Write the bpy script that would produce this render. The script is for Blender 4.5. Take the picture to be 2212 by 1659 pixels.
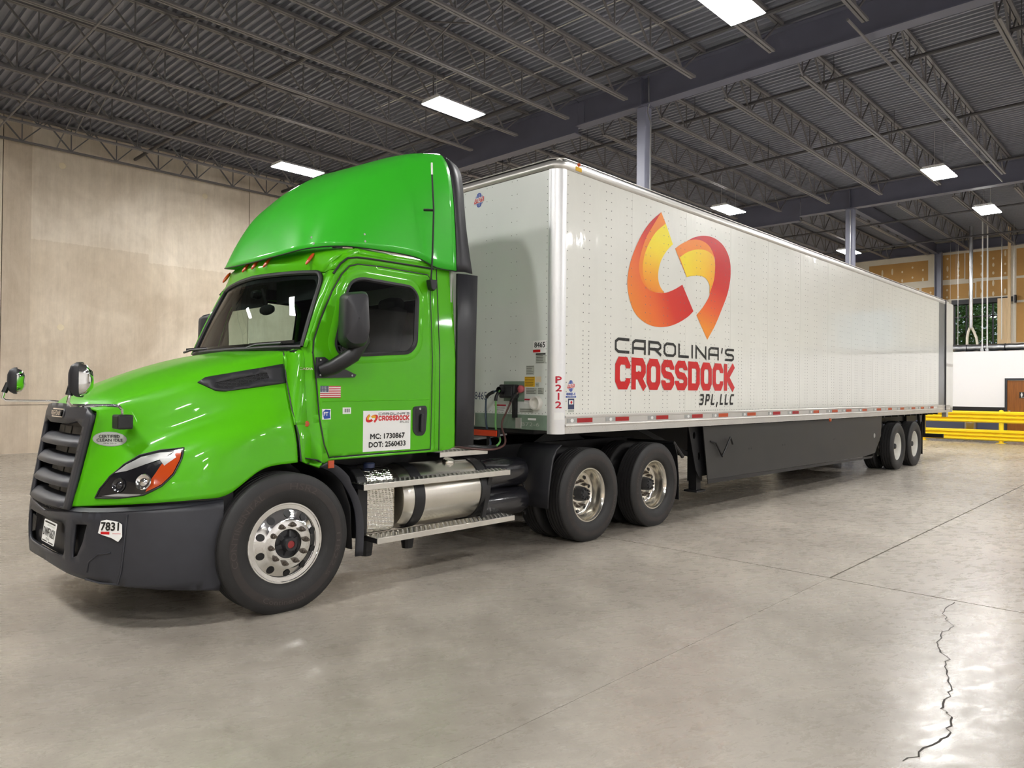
import bpy, bmesh, math, random
from mathutils import Vector, Matrix
from mathutils.geometry import delaunay_2d_cdt
from mathutils.bvhtree import BVHTree
random.seed(7)
PI = math.pi
SC = bpy.context.scene
COL = SC.collection
for o in list(bpy.data.objects): bpy.data.objects.remove(o)

# ------------------------------------------------------------------ camera, world, exposure
cam_d = bpy.data.cameras.new('camera'); cam = bpy.data.objects.new('camera', cam_d); COL.objects.link(cam)
yaw, pitch, roll = 0.765800, 0.009349, 0.009599
fw = Vector((math.cos(pitch)*math.cos(yaw), math.cos(pitch)*math.sin(yaw), math.sin(pitch)))
rt = Vector((math.sin(yaw), -math.cos(yaw), 0)); up = rt.cross(fw)
r2 = rt*math.cos(roll) + up*math.sin(roll); u2 = up*math.cos(roll) - rt*math.sin(roll)
mw = Matrix((r2, u2, -fw)).transposed().to_4x4(); mw.translation = Vector((-5.8986, -4.8949, 1.6552))
cam.matrix_world = mw
cam_d.sensor_fit = 'HORIZONTAL'; cam_d.sensor_width = 36.0; cam_d.lens = 36.0*1560.0/2212.0
cam_d.clip_start = 0.05; cam_d.clip_end = 300
SC.camera = cam
SC.view_settings.view_transform = 'Standard'; SC.view_settings.look = 'None'
SC.view_settings.gamma = 1.0; SC.view_settings.use_curve_mapping = False
SC.view_settings.exposure = 0.0
LAMP = 172.0         # strength of every ceiling fixture
wd = bpy.data.worlds.new('daylight'); SC.world = wd; wd.use_nodes = True
bgn = wd.node_tree.nodes['Background']; bgn.inputs[0].default_value = (0.80, 0.90, 1.0, 1); bgn.inputs[1].default_value = 1.0

# ------------------------------------------------------------------ materials
MATS = {}
def mat(name, col=(.5,.5,.5), rough=.5, metal=0., coat=0., coat_rough=.05, noise=0., nscale=4., nstretch=(1,1,1), bump=0., bscale=40.,
        bstretch=(1,1,1), emit=0., spec=.5, rnoise=0., aniso=0.):
    m = bpy.data.materials.new(name); m.use_nodes = True; nt = m.node_tree; N = nt.nodes; L = nt.links
    b = N['Principled BSDF']
    b.inputs['Base Color'].default_value = (*col, 1); b.inputs['Roughness'].default_value = rough
    b.inputs['Metallic'].default_value = metal; b.inputs['Coat Weight'].default_value = coat
    b.inputs['Coat Roughness'].default_value = coat_rough; b.inputs['Specular IOR Level'].default_value = spec
    if aniso: b.inputs['Anisotropic'].default_value = aniso
    if emit:
        b.inputs['Emission Color'].default_value = (*col, 1); b.inputs['Emission Strength'].default_value = emit
    if noise or bump or rnoise:
        geo = N.new('ShaderNodeNewGeometry')
    def nz(scale, stretch, detail=5):
        mp = N.new('ShaderNodeMapping'); mp.inputs['Scale'].default_value = stretch
        L.new(geo.outputs['Position'], mp.inputs['Vector'])
        t = N.new('ShaderNodeTexNoise'); t.inputs['Scale'].default_value = scale; t.inputs['Detail'].default_value = detail
        L.new(mp.outputs[0], t.inputs['Vector']); return t
    if noise:
        t = nz(nscale, nstretch); r = N.new('ShaderNodeValToRGB')
        r.color_ramp.elements[0].position = .3; r.color_ramp.elements[1].position = .7
        r.color_ramp.elements[0].color = (*[c*(1-noise) for c in col], 1); r.color_ramp.elements[1].color = (*[min(1, c*(1+noise)) for c in col], 1)
        L.new(t.outputs['Fac'], r.inputs[0]); L.new(r.outputs[0], b.inputs['Base Color'])
    if rnoise:
        t = nz(nscale*1.7, nstretch); mr = N.new('ShaderNodeMapRange'); mr.inputs[1].default_value = .3; mr.inputs[2].default_value = .7
        mr.inputs[3].default_value = max(.02, rough-rnoise); mr.inputs[4].default_value = rough+rnoise
        L.new(t.outputs['Fac'], mr.inputs[0]); L.new(mr.outputs[0], b.inputs['Roughness'])
    if bump:
        t = nz(bscale, bstretch, 3); bp = N.new('ShaderNodeBump'); bp.inputs['Strength'].default_value = 1.0; bp.inputs['Distance'].default_value = bump
        L.new(t.outputs['Fac'], bp.inputs['Height']); L.new(bp.outputs[0], b.inputs['Normal'])
        if coat: L.new(bp.outputs[0], b.inputs['Coat Normal'])
    MATS[name] = m; return m

def srgb(r, g, b):
    f = lambda c: (c/255/12.92) if c/255 <= .04045 else ((c/255+.055)/1.055)**2.4
    return (f(r), f(g), f(b))

GREEN = mat('green_paint', srgb(82,176,16), .34, 0, .4, .04, spec=.15)
GREEN2 = mat('green_gelcoat', srgb(54,182,40), .36, 0, .4, .05, spec=.2)
GREY = mat('grey_moulded_plastic', srgb(46,47,53), .45, noise=.08, nscale=9)
DARK = mat('dark_plastic', srgb(38,38,42), .45)
BLACK = mat('black_plastic', srgb(24,24,26), .42)
CHASSIS = mat('chassis_black', srgb(20,20,22), .5, noise=.25, nscale=6)
TANKBLK = mat('gloss_black_paint', srgb(26,26,30), .18, 0, .6)
RUBBER = mat('tyre_rubber', srgb(34,33,33), .6, noise=.14, nscale=14, bump=.0006, bscale=160)
RUBBER2 = mat('worn_tyre_band', srgb(50,45,43), .7, noise=.12, nscale=12)
LETTER = mat('tyre_letter_rubber', srgb(66,58,56), .55)
SEAL = mat('rubber_seal', srgb(30,30,32), .55)
CHROME = mat('polished_aluminium', (.86,.85,.83), .09, 1., noise=.04, nscale=8, rnoise=.05)
RIMIN = mat('dull_aluminium', (.80,.77,.70), .20, 1., noise=.05, nscale=8)
STEEL = mat('satin_tank_aluminium', (.76,.73,.66), .26, 1., noise=.03, nscale=3)
RAILAL = mat('trailer_aluminium', (.70,.68,.645), .42, .75, noise=.06, nscale=2.5, bump=.0015, bscale=2)
CORNERAL = mat('corner_aluminium', (.80,.80,.80), .40, .8, noise=.05, nscale=2, bump=.001, bscale=5)
REARPOST = mat('stainless_post', (.26,.27,.28), .3, 1., noise=.1, nscale=2)
WHITEP = mat('white_trailer_skin', srgb(232,232,224), .3, 0, .85, .05, noise=.03, nscale=1.5, bump=.006, bscale=2.2, bstretch=(1.7,1,.45))
WHITEF = mat('white_front_skin', srgb(222,226,220), .36, 0, .5, .12, noise=.04, nscale=1.5, nstretch=(1,1,.5), bump=.002, bscale=2)
WHITER = mat('white_wheel_paint', srgb(222,220,212), .35, 0, .2, noise=.06, nscale=10)
GREENB = mat('grey_green_paint', srgb(120,140,122), .5, noise=.1, nscale=8)
SKIRT = mat('skirt_panel', srgb(44,43,42), .45, noise=.08, nscale=3)
HUBBLK = mat('hub_black', srgb(40,40,42), .5)
RUST = mat('bolt_steel', srgb(92,84,76), .4, .7)
REDCAP = mat('red_hub_cap', srgb(150,50,50), .3)
AMBER = mat('amber_lens', srgb(184,66,14), .18, 0, .7)
REDL = mat('red_reflector', srgb(165,28,32), .25, 0, .4)
ORNG = mat('orange_reflector', srgb(190,78,36), .25, 0, .4)
SILV = mat('silver_reflector', srgb(170,170,168), .35, .2)
REDTXT = mat('red_vinyl', srgb(204,16,22), .35, 0, .3)
BLKTXT = mat('black_vinyl', srgb(30,30,28), .4)
WHTTXT = mat('white_vinyl', srgb(238,238,235), .4)
BLUETXT = mat('blue_vinyl', srgb(28,70,160), .35)
NAVY = mat('navy_vinyl', srgb(50,60,92), .4)
YELST = mat('yellow_sticker', srgb(226,178,30), .5)
GREYST = mat('grey_sticker', srgb(178,182,172), .5, noise=.05, nscale=30)
CRIMSON = mat('crimson_vinyl', srgb(190,28,52), .4)
INTER = mat('cab_interior', srgb(30,30,33), .75)
INTER2 = mat('cab_interior_trim', srgb(30,30,33), .7)
HOSEB = mat('blue_hose', srgb(40,62,80), .4)
HOSEG = mat('green_cable', srgb(110,175,95), .4)
HOSER = mat('brown_red_hose', srgb(92,62,58), .4)
GLADR = mat('red_gladhand', srgb(190,92,98), .45)
PAINTST = mat('structural_steel_paint', srgb(92,93,108), .5, noise=.06, nscale=2)
COLST = mat('column_paint', srgb(122,124,140), .42, noise=.05, nscale=2)
JOISTM = mat('joist_paint', srgb(106,103,104), .45, noise=.05, nscale=2)
DECKM = mat('deck_paint', srgb(126,128,138), .5, noise=.07, nscale=.6)
PIPEM = mat('pipe_paint', srgb(66,64,66), .45)
GALV = mat('galvanised_duct', (.62,.63,.65), .28, 1., noise=.1, nscale=6, bump=.004, bscale=14)
CONDUIT = mat('conduit_steel', (.72,.72,.70), .3, 1.)
YELLOW = mat('safety_yellow', srgb(252,218,18), .38, 0, .3, noise=.03, nscale=6)
LAMPW = mat('lamp_lens', (1.0,.985,.965), .4, emit=1.0)
LAMPW.node_tree.nodes['Principled BSDF'].inputs['Emission Strength'].default_value = LAMP
HOUS = mat('fixture_white', srgb(225,225,225), .4)
WOOD = mat('door_veneer', srgb(140,84,30), .4, noise=.22, nscale=3, nstretch=(1,6,.6))
LUMBER = mat('pine_stud', srgb(216,190,150), .6, noise=.1, nscale=6, nstretch=(6,6,.4))
KRAFT = mat('brown_gypsum_board', srgb(190,146,84), .7, noise=.08, nscale=1.2)
MUD = mat('joint_compound', srgb(226,212,182), .8, noise=.05, nscale=3)
CREAM = mat('unpainted_wall', srgb(222,214,196), .75, noise=.05, nscale=2)
OFFW = mat('white_wall_paint', srgb(244,243,244), .45)
WAINS = mat('slate_wainscot', srgb(74,78,98), .5)
SSTEEL = mat('stainless_bin', (.66,.63,.58), .25, 1.)
BARK = mat('bark', srgb(92,78,62), .9, noise=.3, nscale=8)
LEAF = mat('leaf_green', srgb(84,122,48), .6, noise=.4, nscale=2.2)
GROUND = mat('outdoor_ground', srgb(120,130,90), .9, noise=.2)
NONSLIP = mat('tread_aluminium', (.78,.76,.70), .3, 1., noise=.05, nscale=12)
PLATEM = mat('plate_white', srgb(240,240,236), .4)
RIVETM = mat('rivet_head', srgb(120,122,118), .35, .3)
CRACK = mat('crack_fill', srgb(52,47,42), .95)
FLOORB = mat('joint_filler', srgb(46,42,38), .95)

def glass(name, tint=(.9,.93,.91), refl=.9, ior=1.5):
    m = bpy.data.materials.new(name); m.use_nodes = True; nt = m.node_tree; nt.nodes.clear(); N = nt.nodes; L = nt.links
    out = N.new('ShaderNodeOutputMaterial'); tr = N.new('ShaderNodeBsdfTransparent'); tr.inputs[0].default_value = (*tint, 1)
    gl = N.new('ShaderNodeBsdfGlossy'); gl.inputs['Roughness'].default_value = .02; gl.inputs[0].default_value = (refl, refl, refl, 1)
    fr = N.new('ShaderNodeFresnel'); fr.inputs[0].default_value = ior
    mx = N.new('ShaderNodeMixShader'); L.new(fr.outputs[0], mx.inputs[0]); L.new(tr.outputs[0], mx.inputs[1]); L.new(gl.outputs[0], mx.inputs[2])
    L.new(mx.outputs[0], out.inputs[0]); return m
GLASS = glass('windscreen_glass', (.66,.78,.71), .6)
CABPANE = glass('door_glass', (.60,.66,.63), .35)
PANE = glass('window_pane', (.92,.95,.93))

def grad(name, stops, axis, lo, hi, rough=.35, coat=.3):
    """printed colour gradient along a world axis (a flat print on the trailer skin)"""
    m = mat(name, (.5,.5,.5), rough, 0, coat); nt = m.node_tree; N = nt.nodes; L = nt.links; b = N['Principled BSDF']
    g = N.new('ShaderNodeNewGeometry'); d = N.new('ShaderNodeVectorMath'); d.operation = 'DOT_PRODUCT'; d.inputs[1].default_value = axis
    L.new(g.outputs['Position'], d.inputs[0]); mr = N.new('ShaderNodeMapRange'); mr.inputs[1].default_value = lo; mr.inputs[2].default_value = hi
    L.new(d.outputs['Value'], mr.inputs[0]); r = N.new('ShaderNodeValToRGB'); e = r.color_ramp.elements
    e[0].position = stops[0][0]; e[0].color = (*srgb(*stops[0][1]), 1); e[1].position = stops[-1][0]; e[1].color = (*srgb(*stops[-1][1]), 1)
    for p, c in stops[1:-1]:
        k = e.new(p); k.color = (*srgb(*c), 1)
    L.new(mr.outputs[0], r.inputs[0]); L.new(r.outputs[0], b.inputs['Base Color']); return m

def node_mat(name, build, rough=.5):
    m = bpy.data.materials.new(name); m.use_nodes = True
    build(m.node_tree, m.node_tree.nodes, m.node_tree.links, m.node_tree.nodes['Principled BSDF']); return m

def _noise(N, L, vec, scale, stretch=(1,1,1), detail=6, rough=.6, dist=0.):
    mp = N.new('ShaderNodeMapping'); mp.inputs['Scale'].default_value = stretch; L.new(vec, mp.inputs['Vector'])
    t = N.new('ShaderNodeTexNoise'); t.inputs['Scale'].default_value = scale; t.inputs['Detail'].default_value = detail
    t.inputs['Roughness'].default_value = rough; t.inputs['Distortion'].default_value = dist
    L.new(mp.outputs[0], t.inputs['Vector']); return t.outputs['Fac']
def _ramp(N, L, fac, stops):
    r = N.new('ShaderNodeValToRGB'); e = r.color_ramp.elements
    e[0].position = stops[0][0]; e[0].color = (*stops[0][1], 1); e[1].position = stops[-1][0]; e[1].color = (*stops[-1][1], 1)
    for p, c in stops[1:-1]:
        k = e.new(p); k.color = (*c, 1)
    L.new(fac, r.inputs[0]); return r.outputs[0]
def _mix(N, L, fac, a, b, mode='MIX'):
    x = N.new('ShaderNodeMix'); x.data_type = 'RGBA'; x.blend_type = mode
    for s, v in ((x.inputs['Factor'], fac), (x.inputs['A'], a), (x.inputs['B'], b)):
        if isinstance(v, (float, int)): s.default_value = v
        elif isinstance(v, tuple): s.default_value = (*v, 1)
        else: L.new(v, s)
    return x.outputs['Result']

def _floor(nt, N, L, b):
    g = N.new('ShaderNodeNewGeometry'); P = g.outputs['Position']
    rot = N.new('ShaderNodeMapping'); rot.inputs['Rotation'].default_value = (0, 0, .45); L.new(P, rot.inputs['Vector']); Q = rot.outputs[0]
    big = _noise(N, L, P, .45, (1,1,1), 4, .55, .4); mid = _noise(N, L, Q, 2.2, (1,.7,1), 9, .68, .3); streak = _noise(N, L, Q, 7, (.6,1.4,1), 10, .78, .5); fine = _noise(N, L, P, 60, (1,1,1), 4, .7)
    c = _ramp(N, L, big, [(.36, srgb(142,135,125)), (.5, srgb(153,146,136)), (.64, srgb(163,156,145))])
    d = _ramp(N, L, mid, [(.36, (.84,.83,.815)), (.5, (.98,.98,.98)), (.64, (1.09,1.09,1.08))]); c = _mix(N, L, .8, c, d, 'MULTIPLY')
    e = _ramp(N, L, streak, [(.30, (.74,.73,.71)), (.40, (.90,.895,.885)), (.50, (1,1,1)), (.63, (1.10,1.10,1.09))]); c = _mix(N, L, .7, c, e, 'MULTIPLY')
    f = _ramp(N, L, fine, [(.36, (.90,.89,.88)), (.5, (1,1,1)), (.64, (1.07,1.07,1.07))]); c = _mix(N, L, .7, c, f, 'MULTIPLY')
    L.new(c, b.inputs['Base Color'])
    rr = N.new('ShaderNodeMapRange'); rr.inputs[1].default_value = .38; rr.inputs[2].default_value = .62; rr.inputs[3].default_value = .36; rr.inputs[4].default_value = .22
    L.new(streak, rr.inputs[0]); L.new(rr.outputs[0], b.inputs['Roughness'])
    bp = N.new('ShaderNodeBump'); bp.inputs['Strength'].default_value = .25; bp.inputs['Distance'].default_value = .003
    L.new(mid, bp.inputs['Height']); L.new(bp.outputs[0], b.inputs['Normal'])
FLOORM = node_mat('polished_concrete', _floor)

def _wall(nt, N, L, b):
    g = N.new('ShaderNodeNewGeometry'); P = g.outputs['Position']
    big = _noise(N, L, P, .5, (1,1,1), 5, .6, .5); streak = _noise(N, L, P, 2.6, (1.5,1,.09), 10, .8, .15); fine = _noise(N, L, P, 9, (1,1,.5), 7, .7); blot = _noise(N, L, P, 1.1, (1,1,.6), 8, .62, .5)
    c = _ramp(N, L, big, [(.36, srgb(213,199,180)), (.5, srgb(224,211,193)), (.64, srgb(235,223,206))])
    s = _ramp(N, L, streak, [(.36, (.89,.88,.865)), (.5, (.98,.98,.98)), (.64, (1.07,1.07,1.06))])
    c = _mix(N, L, .8, c, s, 'MULTIPLY'); c = _mix(N, L, .8, c, _ramp(N, L, blot, [(.36, (.87,.855,.83)), (.5, (.98,.98,.97)), (.64, (1.06,1.06,1.05))]), 'MULTIPLY')
    f = _ramp(N, L, fine, [(.3, (.86,.85,.84)), (.6, (1,1,1))]); c = _mix(N, L, .5, c, f, 'MULTIPLY')
    # the lower rubbed patch of the slab, with a stepped ragged upper edge
    sx = N.new('ShaderNodeSeparateXYZ'); L.new(P, sx.inputs[0])
    w = N.new('ShaderNodeMath'); w.operation = 'MULTIPLY_ADD'; L.new(fine, w.inputs[0]); w.inputs[1].default_value = .14; L.new(sx.outputs['Z'], w.inputs[2])
    st = N.new('ShaderNodeMath'); st.operation = 'GREATER_THAN'; L.new(sx.outputs['X'], st.inputs[0]); st.inputs[1].default_value = 1.42
    th = N.new('ShaderNodeMath'); th.operation = 'MULTIPLY_ADD'; L.new(st.outputs[0], th.inputs[0]); th.inputs[1].default_value = -.24; th.inputs[2].default_value = 5.37
    lo = N.new('ShaderNodeMath'); lo.operation = 'LESS_THAN'; L.new(w.outputs[0], lo.inputs[0]); L.new(th.outputs[0], lo.inputs[1])
    lf = N.new('ShaderNodeMath'); lf.operation = 'GREATER_THAN'; L.new(sx.outputs['X'], lf.inputs[0]); lf.inputs[1].default_value = -1.33
    rg = N.new('ShaderNodeMath'); rg.operation = 'LESS_THAN'; L.new(sx.outputs['X'], rg.inputs[0]); rg.inputs[1].default_value = 4.28
    m1 = N.new('ShaderNodeMath'); m1.operation = 'MULTIPLY'; L.new(lo.outputs[0], m1.inputs[0]); L.new(lf.outputs[0], m1.inputs[1])
    m2 = N.new('ShaderNodeMath'); m2.operation = 'MULTIPLY'; L.new(m1.outputs[0], m2.inputs[0]); L.new(rg.outputs[0], m2.inputs[1])
    sub = N.new('ShaderNodeMath'); sub.operation = 'MULTIPLY'; L.new(m2.outputs[0], sub.inputs[0]); sub.inputs[1].default_value = 1.0
    c = _mix(N, L, sub.outputs[0], c, _mix(N, L, 1.0, c, (.90,.875,.84), 'MULTIPLY'))
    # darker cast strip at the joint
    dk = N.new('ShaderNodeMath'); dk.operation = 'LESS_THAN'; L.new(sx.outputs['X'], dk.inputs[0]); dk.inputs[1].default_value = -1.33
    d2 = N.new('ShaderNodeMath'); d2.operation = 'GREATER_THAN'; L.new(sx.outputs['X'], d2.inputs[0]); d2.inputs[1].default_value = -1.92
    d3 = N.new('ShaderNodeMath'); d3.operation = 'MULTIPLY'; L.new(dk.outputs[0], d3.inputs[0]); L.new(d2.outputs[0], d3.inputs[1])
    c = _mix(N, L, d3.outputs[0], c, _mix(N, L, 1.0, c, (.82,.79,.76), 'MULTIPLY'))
    L.new(c, b.inputs['Base Color']); b.inputs['Roughness'].default_value = .75
    bp = N.new('ShaderNodeBump'); bp.inputs['Strength'].default_value = .5; bp.inputs['Distance'].default_value = .01
    L.new(fine, bp.inputs['Height']); L.new(bp.outputs[0], b.inputs['Normal'])
CONC = node_mat('tilt_up_concrete', _wall)

def _tread(nt, N, L, b):
    """embossed diamond tread on polished sheet"""
    b.inputs['Metallic'].default_value = 1.; b.inputs['Base Color'].default_value = (.82,.79,.72,1); b.inputs['Roughness'].default_value = .2
    g = N.new('ShaderNodeNewGeometry'); mp = N.new('ShaderNodeMapping'); mp.inputs['Rotation'].default_value = (.0,.785,.785)
    L.new(g.outputs['Position'], mp.inputs['Vector'])
    ch = N.new('ShaderNodeTexChecker'); ch.inputs['Scale'].default_value = 34; L.new(mp.outputs[0], ch.inputs['Vector'])
    w = N.new('ShaderNodeTexWave'); w.inputs['Scale'].default_value = 22; w.bands_direction = 'DIAGONAL'; L.new(mp.outputs[0], w.inputs['Vector'])
    mu = N.new('ShaderNodeMath'); mu.operation = 'MULTIPLY'; L.new(ch.outputs['Fac'], mu.inputs[0]); L.new(w.outputs['Fac'], mu.inputs[1])
    bp = N.new('ShaderNodeBump'); bp.inputs['Strength'].default_value = 1; bp.inputs['Distance'].default_value = .004
    L.new(mu.outputs[0], bp.inputs['Height']); L.new(bp.outputs[0], b.inputs['Normal'])
TREAD = node_mat('diamond_tread_plate', _tread)

# ------------------------------------------------------------------ mesh helpers
class MB:
    def __init__(s): s.v = []; s.f = []
    def add(s, v, f):
        k = len(s.v); s.v += [tuple(p) for p in v]; s.f += [tuple(i+k for i in q) for q in f]; return s
    def box(s, x0, x1, y0, y1, z0, z1):
        return s.add([(x0,y0,z0),(x1,y0,z0),(x1,y1,z0),(x0,y1,z0),(x0,y0,z1),(x1,y0,z1),(x1,y1,z1),(x0,y1,z1)],
                     [(0,3,2,1),(4,5,6,7),(0,1,5,4),(1,2,6,5),(2,3,7,6),(3,0,4,7)])
    def bar(s, a, b, w, h=None):
        """rectangular bar from a to b"""
        a = Vector(a); b = Vector(b); d = (b-a).normalized(); h = h or w
        r = Vector((0,0,1)) if abs(d.z) < .9 else Vector((0,1,0))
        p = d.cross(r).normalized()*w/2; q = p.cross(d).normalized()*h/2
        vs = [a-p-q, a+p-q, a+p+q, a-p+q, b-p-q, b+p-q, b+p+q, b-p+q]
        return s.add(vs, [(0,3,2,1),(4,5,6,7),(0,1,5,4),(1,2,6,5),(2,3,7,6),(3,0,4,7)])
    def tube(s, path, r, n=10, cap=True):
        P = [Vector(p) for p in path]; rs = r if hasattr(r, '__len__') else [r]*len(P); rings = []; nrm = None
        for i, p in enumerate(P):
            d = (P[min(i+1, len(P)-1)] - P[max(i-1, 0)]).normalized()
            if nrm is None:
                t = Vector((0,0,1)) if abs(d.z) < .9 else Vector((1,0,0)); nrm = d.cross(t).normalized()
            else: nrm = (nrm - d*nrm.dot(d)).normalized()
            b = d.cross(nrm); rings.append([p + (nrm*math.cos(2*PI*k/n) + b*math.sin(2*PI*k/n))*rs[i] for k in range(n)])
        vs = [v for q in rings for v in q]; fs = []
        for i in range(len(P)-1):
            for k in range(n): fs.append((i*n+k, i*n+(k+1) % n, (i+1)*n+(k+1) % n, (i+1)*n+k))
        if cap: fs.append(tuple(range(n-1, -1, -1))); fs.append(tuple((len(P)-1)*n+k for k in range(n)))
        return s.add(vs, fs)
    def lathe(s, prof, c, axis='y', n=48, closed=False):
        """prof: (axial, radius) pairs"""
        vs = []; m = len(prof)
        for k in range(n):
            a = 2*PI*k/n; co, si = math.cos(a), math.sin(a)
            for ax, r in prof:
                p = {'y': (r*co, ax, r*si), 'x': (ax, r*co, r*si), 'z': (r*co, r*si, ax)}[axis]
                vs.append((c[0]+p[0], c[1]+p[1], c[2]+p[2]))
        fs = []; seg = m if closed else m-1
        for k in range(n):
            k2 = (k+1) % n
            for j in range(seg):
                j2 = (j+1) % m; fs.append((k*m+j, k*m+j2, k2*m+j2, k2*m+j))
        return s.add(vs, fs)
    def disc(s, c, r, axis='y', n=24):
        vs = []
        for k in range(n):
            a = 2*PI*k/n; p = {'y': (r*math.cos(a), 0, r*math.sin(a)), 'x': (0, r*math.cos(a), r*math.sin(a)), 'z': (r*math.cos(a), r*math.sin(a), 0)}[axis]
            vs.append((c[0]+p[0], c[1]+p[1], c[2]+p[2]))
        return s.add(vs, [tuple(range(n))])
    def grid(s, rows, close=False):
        nr = len(rows); nc = len(rows[0]); vs = [p for r in rows for p in r]; fs = []
        for i in range(nr-1):
            for j in range(nc if close else nc-1): fs.append((i*nc+j, i*nc+(j+1) % nc, (i+1)*nc+(j+1) % nc, (i+1)*nc+j))
        return s.add(vs, fs)
    def prism(s, poly, axis, a0, a1):
        """2D polygon extruded along an axis; poly in the two other axes' order"""
        n = len(poly)
        def P(p, a): return {'x': (a, p[0], p[1]), 'y': (p[0], a, p[1]), 'z': (p[0], p[1], a)}[axis]
        vs = [P(p, a0) for p in poly] + [P(p, a1) for p in poly]
        fs = [tuple(range(n)), tuple(range(2*n-1, n-1, -1))] + [(i, (i+1) % n, n+(i+1) % n, n+i) for i in range(n)]
        return s.add(vs, fs)

WL = {}
def obj(name, mb, m, parent=None, center=None, smooth=False, bevel=0., solid=0., subsurf=0, angle=40, fixn=True, offset=-1):
    vs = [Vector(v) for v in mb.v]
    if center is None:
        lo = Vector([min(v[i] for v in vs) for i in range(3)]); hi = Vector([max(v[i] for v in vs) for i in range(3)]); center = (lo+hi)/2
    center = Vector(center)
    me = bpy.data.meshes.new(name); me.from_pydata([v-center for v in vs], [], mb.f); me.update()
    bm = bmesh.new(); bm.from_mesh(me)
    bmesh.ops.remove_doubles(bm, verts=bm.verts, dist=1e-5)
    if fixn: bmesh.ops.recalc_face_normals(bm, faces=bm.faces)
    bm.to_mesh(me); bm.free()
    for mm in (m if isinstance(m, (list, tuple)) else [m]): me.materials.append(mm)
    o = bpy.data.objects.new(name, me); COL.objects.link(o)
    if smooth:
        for p in me.polygons: p.use_smooth = True
        me.set_sharp_from_angle(angle=math.radians(angle))
    if parent: o.parent = parent; o.location = center - WL[parent]
    else: o.location = center
    WL[o] = center
    if bevel:
        b = o.modifiers.new('bevel', 'BEVEL'); b.width = bevel; b.segments = 2; b.limit_method = 'ANGLE'
    if solid:
        b = o.modifiers.new('thick', 'SOLIDIFY'); b.thickness = solid; b.offset = offset
    if subsurf:
        b = o.modifiers.new('sub', 'SUBSURF'); b.levels = subsurf; b.render_levels = subsurf
    return o
def tag(o, label=None, cat=None, group=None, kind=None):
    for k, v in (('label', label), ('category', cat), ('group', group), ('kind', kind)):
        if v: o[k] = v
    return o
def thing(name, loc, label, cat, group=None):
    o = bpy.data.objects.new(name, None); COL.objects.link(o); o.location = loc; o.empty_display_size = .2
    WL[o] = Vector(loc); return tag(o, label, cat, group)
def copy_tree(o, parent=None, loc=None, rotz=None):
    c = o.copy(); COL.objects.link(c); c.parent = parent
    if loc is not None: c.location = loc
    if rotz is not None: c.rotation_euler[2] = rotz
    for ch in list(o.children): copy_tree(ch, c)
    return c
def catmull(P, n):
    P = [Vector(p) for p in P]; out = []
    for i in range(len(P)-1):
        p0 = P[i-1] if i else 2*P[0]-P[1]; p1 = P[i]; p2 = P[i+1]; p3 = P[i+2] if i+2 < len(P) else 2*P[-1]-P[-2]
        for k in range(n):
            t = k/n; out.append(.5*((2*p1) + (p2-p0)*t + (2*p0-5*p1+4*p2-p3)*t*t + (3*p1-p0-3*p2+p3)*t**3))
    out.append(P[-1]); return out
def patch(ctrl, nu, nv):
    """ctrl: rows of control points -> dense smooth grid of rows"""
    rows = [catmull(r, nu) for r in ctrl]; cols = list(zip(*rows)); cols = [catmull(c, nv) for c in cols]
    return [list(r) for r in zip(*cols)]
def mirror_y(p): return (p[0], 2.6-p[1], p[2])
def inside(p, poly):
    x, y = p; c = False; n = len(poly); j = n-1
    for i in range(n):
        xi, yi = poly[i]; xj, yj = poly[j]
        if (yi > y) != (yj > y) and x < (xj-xi)*(y-yi)/(yj-yi)+xi: c = not c
        j = i
    return c
def resample(poly, step):
    out = []; n = len(poly)
    for i in range(n):
        a = Vector(poly[i]); b = Vector(poly[(i+1) % n]); k = max(1, int((b-a).length/step))
        for j in range(k): out.append(tuple(a.lerp(b, j/k)))
    return out
def panel(outer, holes=(), step=.05, fn=None):
    """fill a 2D outline with holes, map each (u,v) through fn to 3D"""
    V = []; E = []
    for lp in (outer, *holes):
        q = resample(lp, step); k = len(V); V += q; E += [(k+i, k+(i+1) % len(q)) for i in range(len(q))]
    xs = [p[0] for p in outer]; ys = [p[1] for p in outer]
    u = min(xs)+step*.63
    while u < max(xs):
        w = min(ys)+step*.57
        while w < max(ys):
            if inside((u, w), outer) and not any(inside((u, w), h) for h in holes): V.append((u, w))
            w += step
        u += step
    r = delaunay_2d_cdt([Vector(v) for v in V], E, [], 0, 1e-6)
    vv = [tuple(v) for v in r[0]]; ff = []
    for t in r[2]:
        c = (sum(vv[i][0] for i in t)/len(t), sum(vv[i][1] for i in t)/len(t))
        if inside(c, outer) and not any(inside(c, h) for h in holes): ff.append(tuple(t))
    return MB().add([fn(*v) for v in vv], ff)
def round_poly(poly, r, n=4):
    out = []; N = len(poly)
    for i in range(N):
        a = Vector(poly[i-1]); b = Vector(poly[i]); c = Vector(poly[(i+1) % N])
        d1 = (a-b); d2 = (c-b); k = min(r, d1.length*.45, d2.length*.45); p = b+d1.normalized()*k; q = b+d2.normalized()*k
        for j in range(n+1):
            t = j/n; out.append(tuple(p*(1-t)**2 + b*2*t*(1-t) + q*t*t))
    return out
def rect(x0, x1, z0, z1): return [(x0,z0),(x1,z0),(x1,z1),(x0,z1)]
def ellipse(cx, cz, rx, rz, n=28): return [(cx+rx*math.cos(2*PI*k/n), cz+rz*math.sin(2*PI*k/n)) for k in range(n)]

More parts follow.
